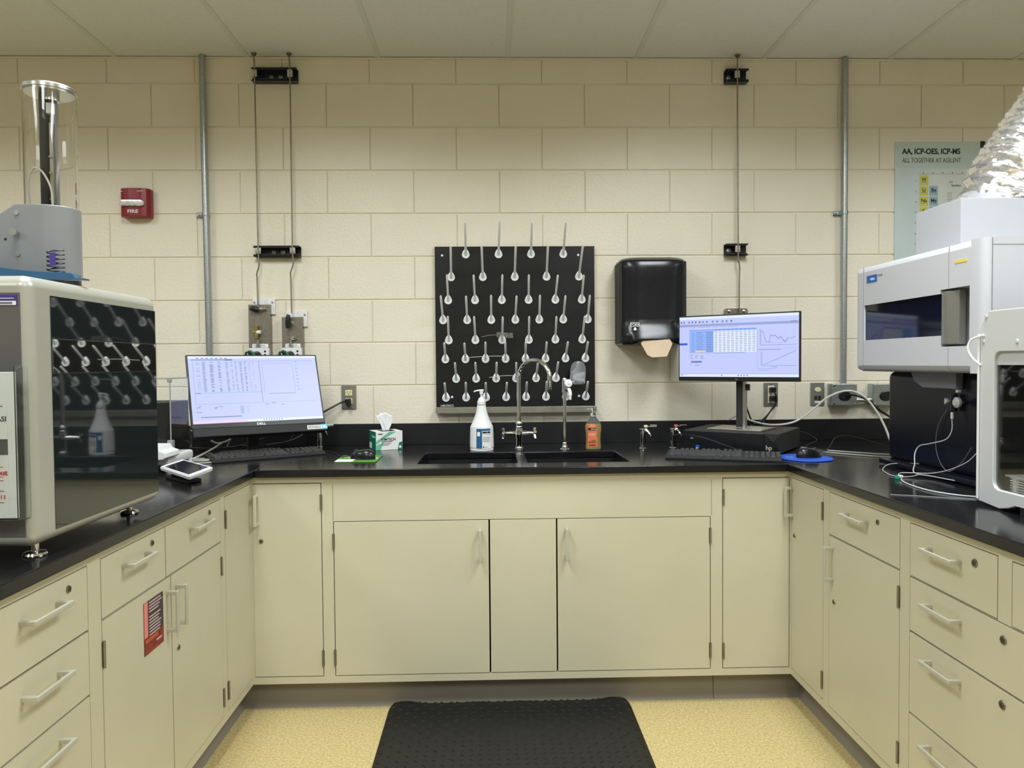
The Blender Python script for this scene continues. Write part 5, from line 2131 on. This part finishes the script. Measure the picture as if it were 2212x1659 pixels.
b.cyl((.012, ay(-1.70), 0.0), (.012, ay(-1.70), .004), .006, seg=16, m=BLK)
b.obj('foot', None, r)
MB().tube([(-.003, ay(-1.640), fz(1.362)), (-.016, ay(-1.610), fz(1.350)), (-.020, ay(-1.603), fz(1.325)), (-.012, ay(-1.612), fz(1.300)), (.0, ay(-1.626), fz(1.283))], .0032, 8).obj('loop_handle', WHITE, r)

r = thing('sample_rack', 'white slotted sample tube rack seen at the bottom of the autosampler window', 'rack', (AX + .030, -1.700, .9555))
b = MB()
LR = .36
b.box(0, .10, -LR, 0, .0, .003, .0005)
for k in range(9):
    for xx in (0, .094):
        b.box(xx, xx + .006, -.024 - .042 * k, -.010 - .042 * k, .003, .044, .0005)
for k in range(6):
    b.box(.001, .004, -LR, 0, .008 + .0062 * k, .011 + .0062 * k)
b.obj('frame', WHITE, r)
b = MB()
HR = [(.010 + .028 * i, .032 + .028 * i, -.026 - .028 * j2, -.004 - .028 * j2) for i in range(3) for j2 in range(12)]
b.slab([-.004, .104], [-LR - .004, .012], HR, lambda u, v, d: Vector((u, v, d)), .047, .044, WHITE)
b.obj('top_plate', None, r)


# ------------------------------------------------------------------ cables
def cable(name, label, cat, pts, rad, m, group=None):
    o = MB().tube(pts, rad, 8, n=7).obj(name, m)
    return tag(o, label, cat, group)


Zc = ZC + .0036
cable('network_cable', 'pale grey cable arching up from behind the computer and over the junction box', 'cable',
      [(1.12, -.06, 1.02), (1.17, -.08, 1.045), (1.22, -.10, 1.018), (1.306, -.12, 1.000), (1.40, -.14, 1.012), (1.48, -.15, 1.062), (1.555, -.16, 1.128), (1.64, -.17, 1.158), (1.71, -.18, 1.135),
       (1.755, -.21, 1.07), (1.76, -.28, 1.00), (1.72, -.40, .95), (1.70, -.48, Zc + .004)], .0048, WHC)
cable('power_cable', 'black cord hanging from the junction box down behind the spectrometer', 'cord',
      [(1.690, -.060, 1.125), (1.71, -.085, 1.135), (1.765, -.10, 1.115), (1.83, -.11, 1.06), (1.92, -.12, 1.00), (1.98, -.13, .95)], .0052, BLK)
cable('monitor_cable', 'black cable hanging from behind the right monitor post to the worktop', 'cable',
      [(1.118, -.33, 1.185), (1.130, -.25, 1.150), (1.175, -.15, 1.10), (1.215, -.09, 1.04), (1.245, -.07, .98), (1.25, -.08, Zc + .003)], .0038, BLK)
cable('grey_cable', 'long pale cable lying along the right worktop, the rear of two', 'cable', [(1.36, -.330, Zc), (1.42, -.44, Zc), (1.50, -.53, Zc), (1.60, -.61, Zc), (1.68, -.62, Zc)], .0030, GREYC)
cable('grey_cable', 'long pale cable lying along the right worktop, the front of two', 'cable', [(1.33, -.40, Zc), (1.385, -.50, Zc), (1.46, -.60, Zc), (1.54, -.67, Zc), (1.62, -.70, Zc)], .0028, GREYC)
cable('thin_black_cable', 'thin dark cable rising in an arch off the worktop, right of the blue pad', 'cable',
      [(1.30, -.42, Zc), (1.36, -.48, Zc), (1.43, -.44, .925), (1.50, -.36, .962), (1.58, -.34, .965), (1.66, -.40, .94), (1.72, -.45, Zc)], .0024, GAP)
cable('mouse_cable', 'tangled thin black cable between the computer and the blue pad', 'cable',
      [(1.385, -.20, .965), (1.41, -.24, .975), (1.43, -.33, .95), (1.395, -.34, .935), (1.365, -.37, .925), (1.38, -.43, Zc + .006), (1.40, -.49, Zc + .006), (1.34, -.54, Zc + .006), (1.285, -.60, Zc + .012), (1.262, -.635, Zc + .012)], .0020, BLK)
cable('keyboard_cable', 'thin black cable looping from the right keyboard up past the red-capped turret', 'cable',
      [(1.00, -.578, .938), (.955, -.52, .955), (.90, -.46, .975), (.84, -.40, .985), (.80, -.335, .978), (.785, -.31, .955), (.79, -.31, .925)], .0022, BLK)
cable('mouse_cable', 'thin black cable running from the left mouse to the left keyboard', 'cable',
      [(-.575, -.525, ZC + .014), (-.62, -.48, Zc), (-.66, -.38, Zc), (-.70, -.30, Zc), (-.76, -.24, Zc)], .0020, BLK)
cable('usb_cable', 'white cable dropping from behind the left monitor onto the worktop', 'cable',
      [(-1.175, -.42, .985), (-1.15, -.41, .972), (-1.12, -.40, .978), (-1.10, -.40, .988)], .0040, WHC)
cable('usb_cable', 'white cable rising diagonally under the left end of the left monitor', 'cable',
      [(-1.125, -.41, .978), (-1.16, -.47, .950), (-1.20, -.54, .925), (-1.22, -.58, Zc + .002)], .0038, WHC)
cable('grey_cable', 'grey cable coiled in flat loops beside the left keyboard', 'cable',
      [(-1.36, -.58, Zc), (-1.26, -.55, Zc), (-1.16, -.555, Zc), (-1.10, -.585, Zc), (-1.13, -.625, Zc), (-1.22, -.625, Zc), (-1.29, -.60, Zc + .006), (-1.22, -.565, Zc + .007), (-1.135, -.572, Zc + .007),
       (-1.125, -.605, Zc + .007), (-1.2, -.615, Zc + .007), (-1.32, -.60, Zc + .006)], .0036, GREYC)
cable('grey_cable', 'grey cable lying across the worktop behind the flat loops', 'cable',
      [(-1.38, -.50, Zc), (-1.30, -.46, Zc), (-1.20, -.47, Zc), (-1.13, -.50, Zc), (-1.08, -.51, Zc)], .0032, GREYC)
cable('thin_black_cable', 'dark cable sagging under the left monitor, beside its post', 'cable',
      [(-1.08, -.28, 1.03), (-1.12, -.36, .97), (-1.09, -.42, .955), (-1.02, -.26, .97), (-.96, -.20, .985)], .0028, BLK)
cable('thin_black_cable', 'dark cable curving up to the back of the left monitor, right of its post', 'cable',
      [(-1.00, -.24, .945), (-.92, -.20, .955), (-.87, -.17, .975), (-.85, -.16, .995)], .0026, INKG)
cable('brown_cable', 'dull pink-brown cable behind the left monitor along the backsplash', 'cable',
      [(-1.38, -.19, .932), (-1.25, -.20, .928), (-1.15, -.19, .934), (-1.05, -.17, .94)], .0028, mat('brown_cable', (.16, .085, .075, 1), .5, var=0))

# tubing of the spectrometer
Zt = ZC + .0026
cable('tubing', 'clear tubing loop with a joint lying in front of the lower bay, furthest left', 'tubing',
      [(1.50, -1.05, Zt + .022), (1.46, -.98, Zt + .018), (1.405, -.965, Zt + .012), (1.365, -1.00, Zt), (1.335, -1.08, Zt), (1.325, -1.14, Zt), (1.355, -1.175, Zt + .001), (1.40, -1.17, Zt + .008)], .0014, TUBEW)
cable('tubing', 'thick clear tubing running down from the nebuliser and kinking forward', 'tubing',
      [(1.452, -1.250, 1.112), (1.450, -1.252, 1.075), (1.442, -1.235, 1.045), (1.432, -1.17, 1.025), (1.43, -1.11, 1.010), (1.415, -1.11, .985), (1.40, -1.135, .955), (1.385, -1.16, .928), (1.42, -1.20, .922), (1.43, -1.30, .924)], .0018, TUBEW)
cable('tubing', 'clear tubing crossing from the lower bay towards the teal clip', 'tubing',
      [(1.44, -1.40, 1.03), (1.43, -1.36, .99), (1.415, -1.29, .955), (1.40, -1.22, .935), (1.38, -1.16, .928), (1.35, -1.14, .925), (1.325, -1.17, .920), (1.315, -1.20, Zt)], .0015, TUBEW)
cable('tubing', 'pair of clear tubes sweeping from the teal clip back to the autosampler', 'tubing',
      [(1.315, -1.205, Zt), (1.288, -1.27, Zt), (1.275, -1.36, Zt), (1.28, -1.44, Zt), (1.31, -1.50, Zt), (1.345, -1.53, Zt), (1.37, -1.54, Zt)], .0022, TUBEW)
cable('tubing', 'hair-thin tube lying across the worktop in front of the spectrometer', 'tubing',
      [(1.135, -1.47, ZC + .0014), (1.20, -1.50, ZC + .0014), (1.28, -1.545, ZC + .0014), (1.32, -1.565, ZC + .0014)], .0006, TUBEW)
cable('tubing', 'dim clear tube hanging in a loop in front of the dark bay', 'tubing',
      [(1.468, -1.20, 1.14), (1.466, -1.155, 1.08), (1.462, -1.15, 1.01), (1.455, -1.19, .96), (1.445, -1.25, .945), (1.452, -1.30, .98), (1.456, -1.34, 1.03)], .0016, mat('dim_tubing', (.12, .12, .13, 1), .3, var=0))
r = thing('tube_clip', 'small teal clip and white joint on the clear tubing', 'clip', (1.316, -1.2, ZC + .0005))
b = MB()
b.box(-.006, .006, -.008, .008, .0052, .013, .002)
b.obj('white_joint', WHITE, r)
MB().box(-.018, -.008, -.007, .003, .0, .012, .002).obj('teal_end', TEALC, r)

# ------------------------------------------------------------------ flyer on the left door
r = thing('flyer', 'dark red and plum flyer with pink edge stuck to the left cabinet door', 'flyer', (XLF + .0013, -1.592, .556))
b = MB()
b.box(.0002, .0012, -.054, .056, 0, .136, 0, FLY1)
b.box(.0010, .0016, -.054, -.034, .045, .136, 0, FLY2)
b.box(.0010, .0015, -.054, .056, 0, .044, 0, FLY3)
b.box(.0014, .0020, -.050, .020, .030, .040, 0, mat('orange_red_print', (.5, .08, .03, 1), .5, var=.4, vscale=200))
for k in range(11):
    w_ = random.uniform(.05, .075)
    b.box(.0011, .0018, -.026, -.026 + w_, .128 - k * .0078 - (.006 if k > 3 else 0), .1310 - k * .0078 - (.006 if k > 3 else 0), 0, mat('pale_pink_ink', (.60, .48, .48, 1), .5, var=0) if k == 0 else bpy.data.materials['pale_pink_ink'])
b.box(.0016, .0021, .012, .042, .018, .022, 0, bpy.data.materials['pale_pink_ink'])
b.obj('print', None, r)

# ------------------------------------------------------------------ floor mat
r = thing('floor_mat', 'black anti-fatigue mat with diamond-plate pattern on the yellow floor', 'floor mat', (0.06, 0, .0005))
b = MB()
x0m, x1m, y0m, y1m = -.455, .455, -2.0, -.742
NXm, NYm = 60, 60
g = []
rc = .055
for j in range(NYm + 1):
    row_ = []
    for i in range(NXm + 1):
        # denser near the edges
        def ez(t):
            return t
        x = x0m + (x1m - x0m) * i / NXm
        y = y0m + (y1m - y0m) * j / NYm
        # round the two back corners
        for sx_ in (x0m, x1m):
            s1 = 1 if sx_ < 0 else -1
            dx_, dy_ = (x - sx_) * s1, y1m - y
            if dx_ < rc and dy_ < rc:
                ux, uy = 1 - dx_ / rc, 1 - dy_ / rc
                mx = max(ux, uy)
                L_ = math.hypot(ux, uy)
                if L_ > 1e-6:
                    k_ = mx / L_
                    x = sx_ + s1 * rc * (1 - ux * k_)
                    y = y1m - rc * (1 - uy * k_)
        d_ = min(x - x0m, x1m - x, y1m - y)
        z = .003 + .0125 * min(1, max(0, d_) / .030) ** .8
        z += .010 * math.exp(-((y1m - y) / .025) ** 2) * (math.exp(-((x - x0m - .06) / .05) ** 2) + math.exp(-((x - x1m + .06) / .05) ** 2) + .28 * math.exp(-((x + .12) / .04) ** 2) + .28 * math.exp(-((x - .04) / .04) ** 2))
        row_.append(b.bm.verts.new((x, y, z)))
    g.append(row_)
for p_, q_ in zip(g, g[1:]):
    for i in range(NXm):
        b.bm.faces.new([p_[i], p_[i + 1], q_[i + 1], q_[i]])
be = [e for e in b.bm.edges if len(e.link_faces) == 1]
ext = bmesh.ops.extrude_edge_only(b.bm, edges=be)
for v in [v for v in ext['geom'] if isinstance(v, bmesh.types.BMVert)]:
    v.co.z = 0.0
o = b.obj('mat_body', RUBBER, r, ang=50)
# diamond-plate ridges
b = MB()
pitch_ = .030
ny = int((y1m - y0m) / pitch_)
nx = int((x1m - x0m) / pitch_)
for j in range(ny):
    for i in range(nx):
        x = x0m + .018 + i * pitch_
        y = y1m - .018 - j * pitch_
        if y < -1.45:
            continue
        if x > x1m - .012 or (abs(x) > x1m - .05 and y > y1m - .04):
            continue
        s_ = 1 if (i + j) % 2 else -1
        d_ = min(x - x0m, x1m - x, y1m - y)
        z = .003 + .0125 * min(1, d_ / .030) ** .8
        z += .010 * math.exp(-((y1m - y) / .025) ** 2) * (math.exp(-((x - x0m - .06) / .05) ** 2) + math.exp(-((x - x1m + .06) / .05) ** 2))
        M_ = Matrix.Translation((x, y, z)) @ Matrix.Rotation(R(38 * s_), 4, 'Z')
        t = bmesh.new()
        vv = [t.verts.new(c) for c in ((-.013, 0, -.001), (0, -.0028, -.001), (.013, 0, -.001), (0, .0028, -.001), (-.006, 0, .0022), (.006, 0, .0022))]
        for f_ in ((0, 1, 5, 4), (1, 2, 5), (2, 3, 5), (3, 0, 4, 5)):
            t.faces.new([vv[k] for k in f_])
        b._take(t, None, M_)
b.obj('raised_pattern', RUBBER, r, ang=20)

# ------------------------------------------------------------------ groups of look-alikes
GROUPS = {'base_cabinet': 'cream base cabinets under the worktop', 'corner_cabinet': 'cream corner cabinets', 'sink': 'black sink basins', 'worktop': 'black epoxy worktop sections',
          'gas_turret': 'chrome gas turrets along the backsplash', 'monitor': 'monitors on the worktop', 'keyboard': 'black keyboards', 'computer_mouse': 'black mice', 'mousepad': 'mousepads',
          'conduit_pipe': 'steel conduit pipes', 'tube_bracket': 'channel brackets holding the gas tubes', 'gas_valve_panel': 'gas valve panels', 'wall_outlet': 'wall outlets',
          'power_plug': 'power plugs with cords', 'junction_box': 'grey junction boxes', 'glass_rod': 'glass rods on the pegs', 'tubing': 'clear tubing in front of the spectrometer',
          'grey_cable': 'grey cables on the worktop', 'thin_black_cable': 'thin dark cables', 'usb_cable': 'white cables under the left monitor', 'mouse_cable': 'thin black mouse cables'}
for o in list(C.objects):
    if o.parent is None and 'label' in o and 'group' not in o:
        k = o.name.split('.')[0]
        if k in GROUPS:
            o['group'] = GROUPS[k]
